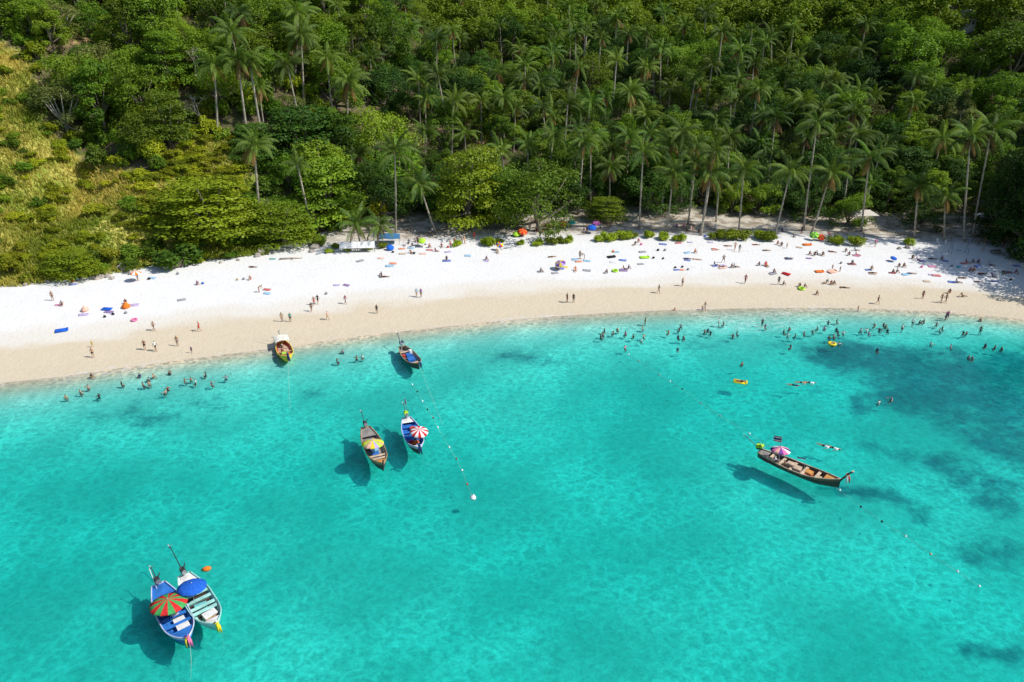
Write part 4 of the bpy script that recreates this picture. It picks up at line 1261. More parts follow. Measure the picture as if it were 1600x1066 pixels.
PEOPLE = [  # pose, px, py, facing (deg, 0 = towards the camera), top, bottom, skin
    ('stand', 83, 470, 200, _, 'brown', 1), ('hug', 97, 477, 30, 'grey', 'black', 1), ('hug', 197, 474, 10, 'dark red', 'black', 2), ('sit', 113, 441, 20, 'dark red', 'black', 2), ('sit', 121, 440, -40, 'teal', 'black', 1),
    ('stand', 216, 439, 90, 'white', 'light blue', 0), ('hug', 308, 445, 60, 'purple', 'black', 1), ('lie', 395, 418, 80, 'black', 'black', 1), ('hug', 392, 437, -20, _, 'red', 0),
    ('bend', 405, 457, 90, _, 'tan', 0), ('walk', 241, 517, 80, _, 'black', 1), ('walk', 312, 518, -60, 'red', 'red', 0), ('walk', 145, 543, 180, 'yellow', 'yellow', 0), ('stand', 146, 559, 20, _, 'black', 0),
    ('stand', 227, 547, 40, 'brown', 'black', 0), ('walk', 244, 549, 70, 'white', 'black', 1), ('stand', 278, 541, 0, _, 'grey', 1), ('stand', 300, 552, 0, 'navy', 'navy', 0),
    ('walk', 491, 477, 30, _, 'red', 1), ('walk', 497, 475, 40, 'black', 'black', 1), ('walk', 487, 487, 30, 'brown', 'brown', 1), ('stand', 441, 503, 190, 'tan', 'tan', 2), ('stand', 454, 503, 10, 'teal', 'black', 2),
    ('walk', 512, 500, 100, 'peach', 'tan', 0), ('walk', 540, 475, 60, 'dark red', 'grey', 2), ('stand', 589, 490, 200, 'black', 'black', 1), ('hug', 597, 431, -70, 'black', 'black', 1), ('lie', 602, 433, 80, 'dark red', 'black', 1),
    ('hug', 698, 406, 0, 'navy', 'navy', 1), ('sit', 642, 396, 40, _, 'black', 1), ('hug', 759, 406, 60, 'navy', 'purple', 1), ('sit', 777, 395, 20, _, 'green', 0), ('walk', 651, 464, 20, 'light blue', 'tan', 0), ('walk', 658, 465, 20, 'purple', 'brown', 1),
    ('sit', 639, 380, 0, 'navy', 'black', 2), ('sit', 649, 378, 30, 'grey', 'black', 1), ('hug', 645, 385, -30, 'blue', 'navy', 1), ('stand', 653, 383, 0, 'black', 'black', 2), ('stand', 643, 366, 0, 'black', 'grey', 2), ('stand', 676, 367, 30, 'white', 'navy', 1),
    ('sit', 632, 384, 20, 'white', 'blue', 0), ('hug', 670, 387, 60, 'red', 'black', 1), ('sit', 690, 386, 10, 'dark red', 'black', 1), ('stand', 704, 387, -20, 'peach', 'red', 0), ('stand', 711, 382, 20, _, 'red', 0), ('stand', 722, 381, 0, _, 'tan', 0), ('stand', 726, 381, 60, 'tan', 'tan', 0),
    ('stand', 741, 375, 0, 'red', 'dark red', 1), ('sit', 681, 393, 60, 'dark red', 'black', 1),
    ('lie', 862, 402, 100, 'brown', 'brown', 1), ('stand', 906, 405, 150, _, 'black', 1), ('bend', 913, 405, -90, _, 'grey', 1), ('sit', 870, 421, 60, 'yellow', 'grey', 0), ('hug', 844, 424, 60, 'grey', 'black', 1),
    ('sit', 899, 423, 0, 'orange', 'orange', 0), ('hug', 949, 427, -80, 'black', 'black', 1), ('sit', 975, 421, 70, 'dark red', 'black', 1), ('hug', 981, 420, 80, 'purple', 'black', 2), ('sit', 873, 414, -30, 'purple', 'black', 1),
    ('stand', 917, 365, 0, 'navy', 'black', 1), ('stand', 912, 367, 30, 'navy', 'grey', 1), ('hug', 857, 367, 30, 'light blue', 'black', 1), ('stand', 950, 357, 0, 'brown', 'tan', 1), ('sit', 838, 362, 0, 'dark red', 'navy', 1), ('sit', 868, 360, 40, 'grey', 'black', 1), ('hug', 846, 357, 0, 'pink', 'navy', 1),
    ('sit', 938, 357, 30, 'teal', 'black', 1), ('sit', 862, 352, 0, 'peach', 'black', 1), ('stand', 828, 360, 20, 'navy', 'black', 2),
    ('hug', 997, 378, 20, 'pink', 'red', 0), ('sit', 992, 383, -40, 'black', 'black', 1), ('hug', 1085, 395, 40, 'orange', 'brown', 0), ('lie', 1074, 405, 80, 'navy', 'navy', 1), ('prone', 1089, 406, 70, 'peach', 'tan', 0),
    ('stand', 1079, 364, 0, 'peach', 'white', 0), ('stand', 1057, 361, 0, 'purple', 'black', 1), ('stand', 1067, 360, 40, 'pink', 'navy', 1), ('stand', 1083, 366, -30, 'peach', 'tan', 0), ('sit', 1092, 364, 10, 'dark red', 'black', 1), ('sit', 1073, 362, 10, 'black', 'black', 2),
    ('stand', 1117, 361, 0, 'white', 'light blue', 1), ('prone', 1117, 390, 70, 'red', 'red', 0), ('lie', 1137, 385, 80, 'brown', 'tan', 1), ('walk', 1148, 391, 0, 'peach', 'tan', 0), ('stand', 1155, 394, 0, 'black', 'grey', 1),
    ('wide', 1130, 411, 180, _, 'black', 1), ('sit', 1117, 415, 70, 'navy', 'blue', 1), ('lie', 1129, 417, 100, 'grey', 'navy', 1), ('hug', 1142, 418, 50, 'black', 'grey', 1), ('sit', 1148, 418, 80, 'grey', 'black', 1),
    ('hug', 1187, 415, -80, 'black', 'black', 1), ('sit', 1196, 416, 30, 'red', 'orange', 0), ('walk', 1029, 458, 60, 'brown', 'black', 1), ('stand', 1066, 447, 30, 'tan', 'black', 1), ('walk', 1164, 443, 0, 'dark red', 'dark red', 2),
    ('walk', 1101, 485, 40, _, 'grey', 1), ('stand', 1097, 487, 0, _, 'blue', 0), ('lie', 1181, 383, 80, 'red', 'black', 1), ('lie', 1197, 392, 80, 'brown', 'brown', 1), ('stand', 886, 473, 120, 'brown', 'brown', 1), ('stand', 896, 473, 160, 'black', 'black', 2),
    ('hug', 1214, 382, 30, 'red', 'grey', 0), ('hug', 1221, 384, -20, 'navy', 'black', 1), ('stand', 1229, 388, 30, _, 'grey', 0), ('lie', 1232, 404, 80, 'navy', 'light blue', 1), ('hug', 1264, 398, 30, 'brown', 'dark red', 1), ('hug', 1273, 399, -30, 'black', 'black', 1),
    ('sit', 1277, 398, 40, 'grey', 'black', 1), ('hug', 1285, 399, 0, 'brown', 'black', 1), ('lie', 1300, 394, 60, 'dark red', 'brown', 1), ('hug', 1321, 393, 0, 'grey', 'navy', 1), ('hug', 1327, 399, -60, 'black', 'navy', 1), ('sit', 1336, 392, 80, 'navy', 'navy', 2),
    ('sit', 1338, 399, 60, 'red', 'pink', 1), ('hug', 1331, 412, 0, 'navy', 'dark red', 1), ('sit', 1197, 415, 10, 'red', 'orange', 0), ('hug', 1208, 426, 40, 'navy', 'grey', 1), ('stand', 1300, 422, 10, _, 'grey', 0), ('stand', 1312, 425, 30, 'brown', 'tan', 1),
    ('hug', 1361, 421, 0, 'tan', 'yellow', 1), ('lie', 1363, 427, 80, 'brown', 'black', 1), ('stand', 1216, 445, 150, 'black', 'black', 1), ('hug', 1223, 445, 70, 'brown', 'black', 1), ('hug', 1250, 448, -60, 'brown', 'black', 1), ('hug', 1256, 449, 60, 'black', 'grey', 1),
    ('hug', 1275, 460, 30, 'brown', 'black', 1), ('sit', 1291, 443, -70, 'grey', 'tan', 1), ('hug', 1298, 444, 0, 'dark red', 'brown', 0), ('hug', 1302, 444, 30, 'brown', 'black', 1), ('prone', 1319, 450, 80, 'brown', 'black', 1), ('walk', 1371, 475, 60, 'brown', 'brown', 1),
    ('stand', 1367, 386, 0, 'pink', 'grey', 0), ('hug', 1394, 426, 30, 'dark red', 'brown', 2), ('hug', 1400, 426, 60, 'brown', 'black', 2), ('hug', 1425, 404, 0, 'brown', 'black', 2), ('sit', 1433, 407, 60, 'purple', 'navy', 1), ('lie', 1456, 405, 80, 'black', 'black', 1),
    ('hug', 1470, 406, 20, 'navy', 'navy', 1), ('hug', 1405, 417, -50, 'black', 'tan', 1), ('hug', 1411, 417, 20, 'dark red', 'brown', 2), ('lie', 1424, 428, 80, 'navy', 'grey', 1), ('sit', 1510, 411, 40, 'brown', 'red', 1), ('hug', 1519, 410, 10, 'grey', 'black', 2),
    ('hug', 1527, 411, 10, 'purple', 'black', 2), ('sit', 1546, 415, 70, 'grey', 'navy', 1), ('hug', 1514, 424, 30, 'dark red', 'brown', 1), ('hug', 1520, 423, 0, 'peach', 'red', 1), ('lie', 1534, 428, 80, 'brown', 'navy', 1), ('sit', 1550, 433, 50, 'dark red', 'navy', 2),
    ('hug', 1566, 428, 0, 'black', 'green', 2), ('hug', 1585, 427, 40, 'purple', 'dark red', 2), ('lie', 1503, 435, 80, 'brown', 'black', 1), ('sit', 1495, 442, 70, 'black', 'black', 1), ('lie', 1528, 441, 70, 'brown', 'grey', 1), ('stand', 1441, 467, 0, 'brown', 'dark red', 2),
    ('walk', 1470, 473, 20, _, 'black', 1), ('walk', 1477, 473, 20, 'brown', 'black', 1), ('hug', 1484, 458, -60, 'brown', 'dark red', 1), ('sit', 1503, 464, 90, 'brown', 'black', 1), ('walk', 1472, 372, 0, 'orange', 'brown', 1), ('walk', 1527, 384, 60, 'grey', 'brown', 2),
    ('stand', 1537, 382, 40, 'tan', 'brown', 1), ('walk', 1535, 392, 0, 'grey', 'grey', 1), ('stand', 1568, 384, 0, 'brown', 'dark red', 2), ('stand', 1340, 487, 20, _, 'tan', 0), ('hug', 1053, 485, 70, 'red', 'red', 0), ('stand', 1252, 366, 0, 'navy', 'black', 2), ('sit', 1240, 370, 0, 'grey', 'black', 2),
    ('sit', 1295, 368, 20, 'pink', 'black', 1), ('sit', 1222, 362, 20, 'navy', 'black', 2), ('sit', 1350, 374, 30, 'dark red', 'black', 2)]
for pose, px, py, fa, top, bot, sk in PEOPLE:
    g = ground(px, py)
    child = (px, py) in ((145, 543), (300, 552), (1097, 487), (1053, 485), (1340, 487), (1229, 388), (1300, 422), (1312, 425))
    o = person(pose, (g[0], g[1], g[2] + (.02 if pose in ('sit', 'hug', 'lie', 'prone') else 0)), R(fa), top, bot, sk, _pr.randint(3) if sk == 0 else _pr.randint(2), .68 if child else _pr.uniform(.96, 1.08))
    pend(o, '%s %s %s' % (outfit(top, bot), PHRASE[pose], zone(px, py)), px, 'person', 'people on the beach')

BATHERS = [(944, 517), (942, 523), (939, 527), (958, 520), (965, 516), (977, 522), (989, 526), (1008, 505), (1004, 513), (1006, 525), (1002, 532), (1044, 520), (1064, 510), (1061, 515), (1060, 528), (1068, 528), (977, 543), (1059, 546),
    (1123, 506), (1130, 507), (1101, 518), (1106, 516), (1110, 520), (1145, 525), (1152, 521), (1191, 506), (1196, 510), (1225, 519), (1233, 515), (1231, 524), (1242, 525), (1257, 521), (1270, 518), (1277, 512), (1288, 514), (1294, 505), (1308, 503),
    (1307, 516), (1310, 521), (1318, 520), (1296, 527), (1303, 526), (1235, 542), (1159, 569), (1345, 516), (1354, 516), (1366, 509), (1381, 508), (1384, 511), (1387, 517), (1374, 517), (1358, 521), (1410, 513), (1426, 506), (1477, 499), (1480, 497),
    (1463, 508), (1469, 516), (1473, 513), (1505, 521), (1510, 520), (1532, 517), (1533, 501), (1455, 537), (1486, 542), (1539, 541), (1554, 543), (1565, 545), (1514, 559), (1519, 561), (1371, 548), (1373, 629), (1392, 624), (1436, 503), (1445, 502),
    (142, 590), (138, 607), (126, 614), (103, 621), (154, 619), (191, 601), (219, 588), (238, 588), (234, 592), (224, 602), (233, 600), (266, 583), (262, 608), (258, 613), (289, 596), (298, 593), (305, 598), (321, 586), (331, 600), (353, 591),
    (537, 549), (527, 564), (557, 560), (566, 558)]
for px, py in BATHERS:
    p = on_plane(px, py, 0)
    bed = float(terrain(p[0], p[1]))
    dep = -bed
    upright = (px, py) in ((1008, 505), (1191, 506), (1426, 506), (1477, 499), (1480, 497), (1532, 517), (1123, 506), (1410, 513))
    if upright and dep < .85: pose = 'stand'; imm = dep
    elif dep < .52: pose = 'hug'; imm = dep
    else: pose = 'bathe' if _pr.uniform() < .5 else 'soak'; imm = min(dep, _pr.uniform(.66, .84))
    tops = [_, _, _, 'black', 'navy', 'white', 'black', 'grey', 'dark red', 'pink', _]
    top = tops[_pr.randint(len(tops))]; bot = ['black', 'navy', 'grey', 'dark red'][_pr.randint(4)]; sk = _pr.randint(3)
    o = person(pose, (p[0], p[1], -imm), _pr.uniform(0, 6.28), top, bot, sk, _pr.randint(2), _pr.uniform(.95, 1.05))
    dpt = 'chest deep' if pose != 'stand' else 'upright'
    side = 'off the left beach' if px < 700 else ('off the middle beach' if px < 1170 else 'off the right beach')
    who = 'bare-shouldered person' if not top else 'person in %s top' % top
    pend(o, '%s bathing %s %s' % (who, dpt, side), px, 'person', 'bathers in the shallow water')
for px, py, fa, top in [(1240, 602, 70, 'navy'), (1252, 598, 80, _), (1265, 598, 75, 'white'), (1288, 697, 50, 'white'), (1302, 700, 50, 'white')]:
    p = on_plane(px, py, 0)
    o = person('swim', (p[0], p[1], -.07), R(180 + fa), top, 'black', 0, 0)
    pend(o, ('person in %s top swimming face down' % top if top else 'bare-backed person swimming face down') + (' near the dark-hulled right boat' if py > 650 else ' between beach and right boat'), px, 'person', 'swimmers')

# ================================================================== THINGS ON THE SAND
def towel_mesh(seed, L=1.7, W=.95):
    rng = np.random.RandomState(seed)
    nx, ny = 9, 6
    x, y = np.meshgrid(np.linspace(-L / 2, L / 2, nx), np.linspace(-W / 2, W / 2, ny), indexing='ij')
    x = x + rng.normal(size=x.shape) * .03; y = y + rng.normal(size=y.shape) * .03
    z = .05 + .06 * fbm(x * 2 + seed, y * 2)
    top = np.stack([x, y, z], -1).reshape(-1, 3); bot = top - np.array([0, 0, .03])
    n = nx * ny
    f = []
    for i in range(nx - 1):
        for j in range(ny - 1):
            a = i * ny + j
            f += [(a, a + ny, a + ny + 1, a + 1), (n + a + 1, n + a + ny + 1, n + a + ny, n + a)]
    ring = [i * ny for i in range(nx)] + [(nx - 1) * ny + j for j in range(1, ny)] + [i * ny + ny - 1 for i in range(nx - 2, -1, -1)] + [j for j in range(ny - 2, 0, -1)]
    for a, b in zip(ring, ring[1:] + ring[:1]): f.append((b, a, n + a, n + b))
    return MB().add(np.concatenate([top, bot]), f).mesh('towel', cloth('white'))
TOWEL = [towel_mesh(i) for i in range(5)]
def bag_mesh(seed):
    rng = np.random.RandomState(seed)
    b = MB().ell((0, 0, .17), (.27, .2, .2), 10, 7)
    b.v = [(x * (1 + .15 * math.sin(7 * y)), y, max(z, 0)) for x, y, z in b.v]
    b.tube([(-.15, 0, .32), (-.1, .03, .48), (.1, .03, .48), (.15, 0, .32)], .018, 5)
    return b.mesh('beach_bag', cloth('black'))
BAG = [bag_mesh(i) for i in range(2)]
def lilo_mesh():
    b = MB()
    for k in range(6):
        y = -.40 + k * .16
        b.tube([(-.95, y, .11), (-.9, y, .12), (.5, y, .12), (.58, y, .13)], [.05, .085, .085, .05], 8)
    b.tube([(.62, -.42, .17), (.64, 0, .19), (.62, .42, .17)], [.10, .13, .10], 8)
    return b.mesh('air_mattress', cloth('blue'))
LILO = lilo_mesh()
def ring_mesh():
    pts = [(.42 * math.cos(a), .42 * math.sin(a), .14) for a in np.linspace(0, 2 * math.pi, 19)]
    return MB().tube(pts, .14, 8, cap=False).mesh('swim_ring', cloth('yellow'))
RING = ring_mesh()
def beanbag_mesh():
    b = MB().lathe([(.0, 0), (.48, .02), (.62, .18), (.58, .38), (.36, .62), (.16, .86), (.05, .98), (0, 1.0)], n=14)
    b.v = [(x * (1 + .08 * math.sin(5 * y + z * 4)) + .12 * z, y * (1 + .07 * math.cos(6 * x)), z) for x, y, z in b.v]
    return b.mesh('beanbag', cloth('orange'))
BEAN = beanbag_mesh()
def recolour(o, c):
    o.material_slots[0].link = 'OBJECT'; o.material_slots[0].material = cloth(c); return o
STUFF = {'towel': (TOWEL, 'beach towel', 'towel'), 'bag': (BAG, 'beach bag', 'bag'), 'lilo': ([LILO], 'air mattress', 'float'), 'ring': ([RING], 'swim ring', 'float'), 'bean': ([BEAN], 'pear-shaped beach cushion', 'cushion')}
BEACH = [('towel', 92, 477, 'pink', 10), ('bean', 133, 486, 'peach', 0), ('lilo', 168, 484, 'blue', 10), ('bean', 197, 481, 'orange', 0), ('towel', 210, 477, 'lilac', 0), ('towel', 131, 492, 'lilac', 12), ('towel', 170, 488, 'purple', 0), ('bag', 164, 496, 'black', 0),
    ('bag', 177, 492, 'black', 0), ('bag', 197, 490, 'grey', 30), ('ring', 210, 501, 'pink', 0), ('lilo', 98, 517, 'blue', 12), ('towel', 114, 445, 'blue', 0), ('towel', 238, 435, 'light blue', 8), ('bag', 233, 437, 'black', 0), ('bag', 317, 444, 'blue', 0), ('towel', 284, 469, 'grey', 5), ('bag', 278, 429, 'grey', 0),
    ('bag', 371, 438, 'tan', 0), ('bag', 381, 437, 'grey', 0), ('towel', 417, 453, 'red', -4), ('towel', 417, 459, 'light blue', 4), ('bag', 510, 460, 'grey', 0), ('towel', 526, 446, 'lilac', -10), ('towel', 541, 446, 'purple', -10), ('towel', 597, 433, 'black', 0),
    ('towel', 595, 404, 'peach', 0), ('towel', 614, 412, 'orange', 0), ('towel', 609, 416, 'light blue', 0), ('towel', 563, 408, 'grey', 20), ('bag', 614, 395, 'black', 0), ('bag', 647, 397, 'black', 0), ('towel', 629, 397, 'tan', 0), ('towel', 661, 397, 'peach', 0), ('towel', 671, 391, 'red', 0),
    ('towel', 700, 394, 'lilac', 0), ('towel', 698, 408, 'blue', 0), ('towel', 731, 400, 'light blue', 0), ('towel', 760, 408, 'lilac', 0), ('towel', 628, 389, 'orange', 0), ('towel', 904, 409, 'orange', 0), ('towel', 917, 408, 'light blue', 5), ('towel', 898, 406, 'light blue', 0), ('towel', 867, 427, 'grey', 0),
    ('towel', 875, 420, 'blue', 0), ('towel', 882, 418, 'yellow', 0), ('towel', 845, 425, 'grey', 0), ('towel', 917, 423, 'grey', -5), ('towel', 974, 423, 'purple', 0), ('ring', 961, 424, 'lime', 0), ('bag', 958, 394, 'orange', 0), ('towel', 963, 394, 'light blue', 0), ('lilo', 956, 402, 'black', 0), ('towel', 973, 407, 'blue', -15),
    ('towel', 958, 410, 'white', 0), ('bag', 1002, 383, 'pink', 0), ('towel', 1036, 382, 'blue', 0), ('towel', 1004, 394, 'grey', -5), ('bag', 1028, 392, 'black', 0), ('bag', 1039, 392, 'grey', 0), ('lilo', 1008, 403, 'lime', 0), ('bag', 1021, 404, 'black', 0), ('bag', 1036, 405, 'black', 0), ('towel', 1001, 413, 'grey', -12),
    ('towel', 1074, 395, 'light blue', 0), ('towel', 1074, 407, 'blue', 0), ('towel', 1057, 422, 'blue', 0), ('towel', 1064, 422, 'orange', 0), ('bag', 1055, 419, 'black', 0), ('bag', 1066, 418, 'black', 0), ('bag', 1075, 422, 'grey', 0), ('towel', 1117, 416, 'blue', 0), ('towel', 1129, 415, 'lilac', 0), ('towel', 1129, 419, 'peach', 0),
    ('towel', 1117, 391, 'peach', -5), ('towel', 1110, 379, 'lilac', 0), ('towel', 1249, 387, 'tan', 0), ('lilo', 1262, 383, 'orange', 0), ('towel', 1232, 405, 'navy', 0), ('towel', 1264, 404, 'purple', 0), ('towel', 1338, 400, 'pink', -10), ('bag', 1314, 412, 'grey', 0), ('towel', 1331, 413, 'dark red', 0), ('lilo', 1229, 429, 'red', -25),
    ('lilo', 1281, 425, 'orange', 0), ('lilo', 1301, 425, 'peach', 0), ('towel', 1357, 422, 'blue', 0), ('towel', 1363, 428, 'tan', 0), ('towel', 1208, 428, 'grey', 0), ('ring', 1252, 452, 'lime', 0), ('towel', 1441, 408, 'blue', 0), ('towel', 1477, 408, 'blue', 0), ('towel', 1453, 415, 'lilac', 0), ('towel', 1457, 417, 'pink', 0),
    ('bag', 1440, 418, 'pink', 0), ('towel', 1415, 429, 'light blue', 0), ('towel', 1456, 430, 'lilac', 0), ('towel', 1463, 431, 'red', 0), ('bag', 1487, 417, 'grey', 0), ('bag', 1496, 418, 'teal', 0), ('bag', 1499, 418, 'light blue', 0), ('towel', 1505, 412, 'red', 0), ('towel', 1528, 416, 'blue', 0), ('towel', 1589, 416, 'blue', 0),
    ('towel', 1534, 429, 'black', 0), ('towel', 1554, 440, 'blue', 0), ('bag', 1579, 438, 'black', 0), ('towel', 1488, 441, 'blue', 0), ('towel', 1448, 440, 'tan', -8), ('towel', 1394, 427, 'red', 0), ('towel', 1575, 426, 'dark red', 0), ('towel', 426, 405, 'teal', 0), ('bag', 700, 387, 'red', 0), ('towel', 642, 388, 'light blue', 0),
    ('towel', 655, 386, 'navy', 0), ('bag', 665, 383, 'grey', 0), ('towel', 848, 352, 'red', 0), ('towel', 856, 364, 'blue', 0), ('towel', 833, 366, 'navy', 0), ('towel', 844, 361, 'orange', 0), ('bag', 884, 360, 'grey', 0), ('towel', 1010, 362, 'grey', 0), ('towel', 1060, 380, 'red', 0), ('towel', 1078, 379, 'lilac', 0), ('bag', 1101, 370, 'blue', 0)]
for kind, px, py, c, rz in BEACH:
    ms, nm, cat = STUFF[kind]
    g = ground(px, py)
    dx = .5
    # lie along the ground's slope
    sy = float(terrain(g[0], g[1] + dx) - terrain(g[0], g[1] - dx)) / (2 * dx)
    o = link(nm.replace(' ', '_').replace('-', '_'), ms[_pr.randint(len(ms))], None, (g[0], g[1], g[2] + .005), (math.atan(sy), 0, R(rz + _pr.uniform(-25, 25))), _pr.uniform(.62, .92) if kind == 'towel' else _pr.uniform(.9, 1.1))
    recolour(o, c)
    if kind == 'towel': o.material_slots[0].material = faded(c)
    pend(o, '%s %s %s' % (c, nm, zone(px, py)), px, cat, 'things laid out on the sand')

# ---- umbrellas
def umbrella(loc, rad, colors, n=12, tilt=(0, 0), pole=2.1, name='umbrella', rise=.32, rz=0.0):
    o = empty(name, loc, rz)
    o.rotation_euler = (tilt[0], tilt[1], rz)
    MB().tube([(0, 0, -.05), (0, 0, pole)], .024, 6).build('pole', plain('umbrella_pole', (.6, .6, .58), .4, metal=.3), o)
    prof = [(0.02, pole + .02), (rad * .35, pole - rad * rise * .18), (rad * .7, pole - rad * rise * .52), (rad, pole - rad * rise), (rad * .985, pole - rad * rise - .10)]
    step = 2 * math.pi / n
    for c in dict.fromkeys(colors): pass
    for k in range(n):
        v = []; f = []
        for r_, z in prof:
            for j in range(3):
                a = (j / 2) * step
                rr = r_ * (1 - .025 * (j == 1))
                v.append((rr * math.cos(a), rr * math.sin(a), z))
        for i in range(len(prof) - 1):
            for j in range(2): f.append((i * 3 + j, (i + 1) * 3 + j, (i + 1) * 3 + j + 1, i * 3 + j + 1))
        key = 'canopy_panel_%.2f_%d_%.1f_%s' % (rad, n, pole, colors[k % len(colors)])
        me = bpy.data.meshes.get(key) or MB().add(v, f).mesh(key, cloth(colors[k % len(colors)]))
        link('canopy_panel', me, o, rot=(0, 0, k * step))
    MB().lathe([(0, .12), (.04, .08), (.05, 0), (.03, -.02)], (0, 0, pole), 8).build('finial', plain('umbrella_pole', (0, 0, 0)), o)
    return o
for px, py, rad, cols, tilt, pole, lab in [
        (214, 439, .95, ['orange', 'white'], (.1, .1), 1.9, 'orange sun umbrella beside white-shirted person on left sand'),
        (609, 390, .75, ['blue'], (.5, .3), .9, 'blue low umbrella at the shade edge near white board'),
        (660, 383, .75, ['lime'], (.5, 0), 1.5, 'lime green umbrella tilted in the crowded shade'),
        (877, 420, 1.0, ['purple', 'yellow', 'lilac'], (.3, -.2), 1.6, 'purple and yellow umbrella on middle white sand'),
        (924, 363, .95, ['blue'], (.4, 0), 1.6, 'blue umbrella under the trees beside small flat-topped tree'),
        (880, 356, .9, ['red'], (.3, 0), 1.4, 'red umbrella under the twin-trunk shore tree'),
        (893, 354, .85, ['teal'], (.3, 0), 1.4, 'teal umbrella right of the red umbrella in shade'),
        (931, 357, .9, ['purple', 'pink'], (.3, 0), 1.6, 'purple and pink umbrella under the trees'),
        (815, 368, 1.0, ['orange', 'red'], (.4, .2), 1.4, 'orange umbrella in the shade left of twin-trunk tree'),
        (807, 369, .8, ['lime'], (.4, 0), .9, 'lime green low umbrella beside orange umbrella in shade'),
        (857, 358, .9, ['peach', 'red'], (.4, 0), 1.3, 'pink and red umbrella in the shade left of the red one'),
        (1272, 374, .95, ['lime', 'green'], (.4, -.3), 1.5, 'green umbrella at the foot of the leaning palm'),
        (1281, 375, .85, ['orange', 'red'], (.5, 0), 1.1, 'orange red umbrella right of the green umbrella'),
        (1394, 408, .62, ['blue'], (.3, .1), .9, 'low dark blue umbrella on shaded sand at right'),
        (781, 389, .7, ['yellow', 'blue', 'red'], (.6, 0), 1.6, 'small yellow blue and red umbrella beside green shrub')]:
    g = ground(px, py)
    tag(umbrella(g, rad, cols, 10, tilt, pole, 'beach_umbrella'), lab, 'umbrella')

# ---- board, tarp, roofs, log, rocks, posts
g = ground(559, 394)
WHITE = plain('white_painted_board', (.80, .80, .80), .6, .06)
o = empty('sign_board', g, R(4))
b_ = MB()
for k in range(4):
    MB().box((0, 0, 0), (1.66, .05, 1.35)).build('panel', WHITE, o, loc=(-2.55 + 1.7 * k, 0, 1.45), rot=(R(-38), 0, 0))
MB().box((0, .45, 1.93), (6.7, .06, .08)).box((0, -.36, .88), (6.7, .06, .08)).build('frame', plain('dark_timber', (.12, .09, .06), .8), o)
for k in range(5):
    MB().box((-3.3 + 1.65 * k, .12, .62), (.09, .09, 1.5)).build('post', plain('dark_timber', (.12, .09, .06), .8), o)
tag(o, 'long blank white board on posts at the forest edge', 'sign')

g = ground(609, 380)
o = empty('tarp_shelter', g, R(4))
v = []; f = []
for i in range(7):
    for j in range(5):
        v.append((-2.1 + .7 * i, -1.1 + .55 * j, 1.25 + .12 * math.sin(i * 1.3) * math.cos(j) - .05 * (i - 3) ** 2 * .3 + .12 * j))
for i in range(6):
    for j in range(4): f.append((i * 5 + j, (i + 1) * 5 + j, (i + 1) * 5 + j + 1, i * 5 + j + 1))
MB().add(v, f).build('sheet', plain('blue_tarp', (.05, .16, .32), .6, .3), o, True)
for x in (-2, 2):
    for y in (-1, 1): MB().tube([(x, y, -.1), (x, y, 1.4)], .03, 6).build('pole', plain('dark_timber', (0, 0, 0)), o)
tag(o, 'faded blue tarpaulin shelter in the shade right of the white board', 'shelter')

def pavilion(px, py, w, d, h, lab, mat, name='canopy_shelter', rz=0.0):
    g = ground(px, py)
    o = empty(name, g, rz)
    v = [(-w, -d, h), (w, -d, h), (w, d, h), (-w, d, h), (-w * .45, 0, h + .9), (w * .45, 0, h + .9)]
    v += [(x, y, z - .12) for x, y, z in v[:4]]
    MB().add(v, [(0, 1, 5, 4), (2, 3, 4, 5), (1, 2, 5), (3, 0, 4), (6, 7, 1, 0), (7, 8, 2, 1), (8, 9, 3, 2), (9, 6, 0, 3)]).build('roof', mat, o)
    for x in (-w * .9, w * .9):
        for y in (-d * .9, d * .9): MB().tube([(x, y, -.2), (x, y, h)], .05, 6).build('post', plain('dark_timber', (0, 0, 0)), o)
    MB().box((0, 0, .75), (w * 1.1, .5, .06)).box((-w * .4, 0, .37), (.06, .4, .72)).box((w * .4, 0, .37), (.06, .4, .72)).build('counter', plain('worn_timber', (.30, .22, .14), .8), o)
    return tag(o, lab, 'shelter')
pavilion(1548, 357, 3.4, 1.7, 2.6, 'white fabric canopy shelter under trees near the right edge', plain('white_canvas', (.78, .78, .78), .7, .1), rz=R(-6))
pavilion(1345, 352, 2.8, 1.5, 2.5, 'pale roofed beach stall behind the slightly leaning palm', plain('pale_roof', (.60, .55, .48), .7, .25), rz=R(4))
pavilion(1525, 342, 2.4, 1.6, 3.4, 'grey thatched hut roof behind the white canopy', plain('grey_thatch', (.30, .27, .22), .9, .3), 'thatched_hut')

g = ground(1511, 36, 2)
o = empty('hill_house', g, R(12), .62)
MB().box((0, 0, 3), (5, 5, 10)).build('wall', plain('white_render', (.62, .61, .60), .8, .08), o)
rf = MB().box((0, 0, 8.25), (6.0, 6.0, .4)).box((0, 0, 8.7), (4.4, 4.4, .5), taper=.8).build('roof', plain('pale_roof', (0, 0, 0)), o)
for z in (3.4, 6.2):
    for x in (-1.1, 1.1):
        w_ = MB().box((x, -2.52, z), (1.2, .1, 1.5)).build('window', plain('dark_glass', (.03, .04, .06), .15, .1), o)
        MB().box((x, -2.56, z - .8), (1.4, .18, .08)).build('sill', plain('white_render', (0, 0, 0)), w_)
tag(o, 'white house among the trees at the top right', 'house')

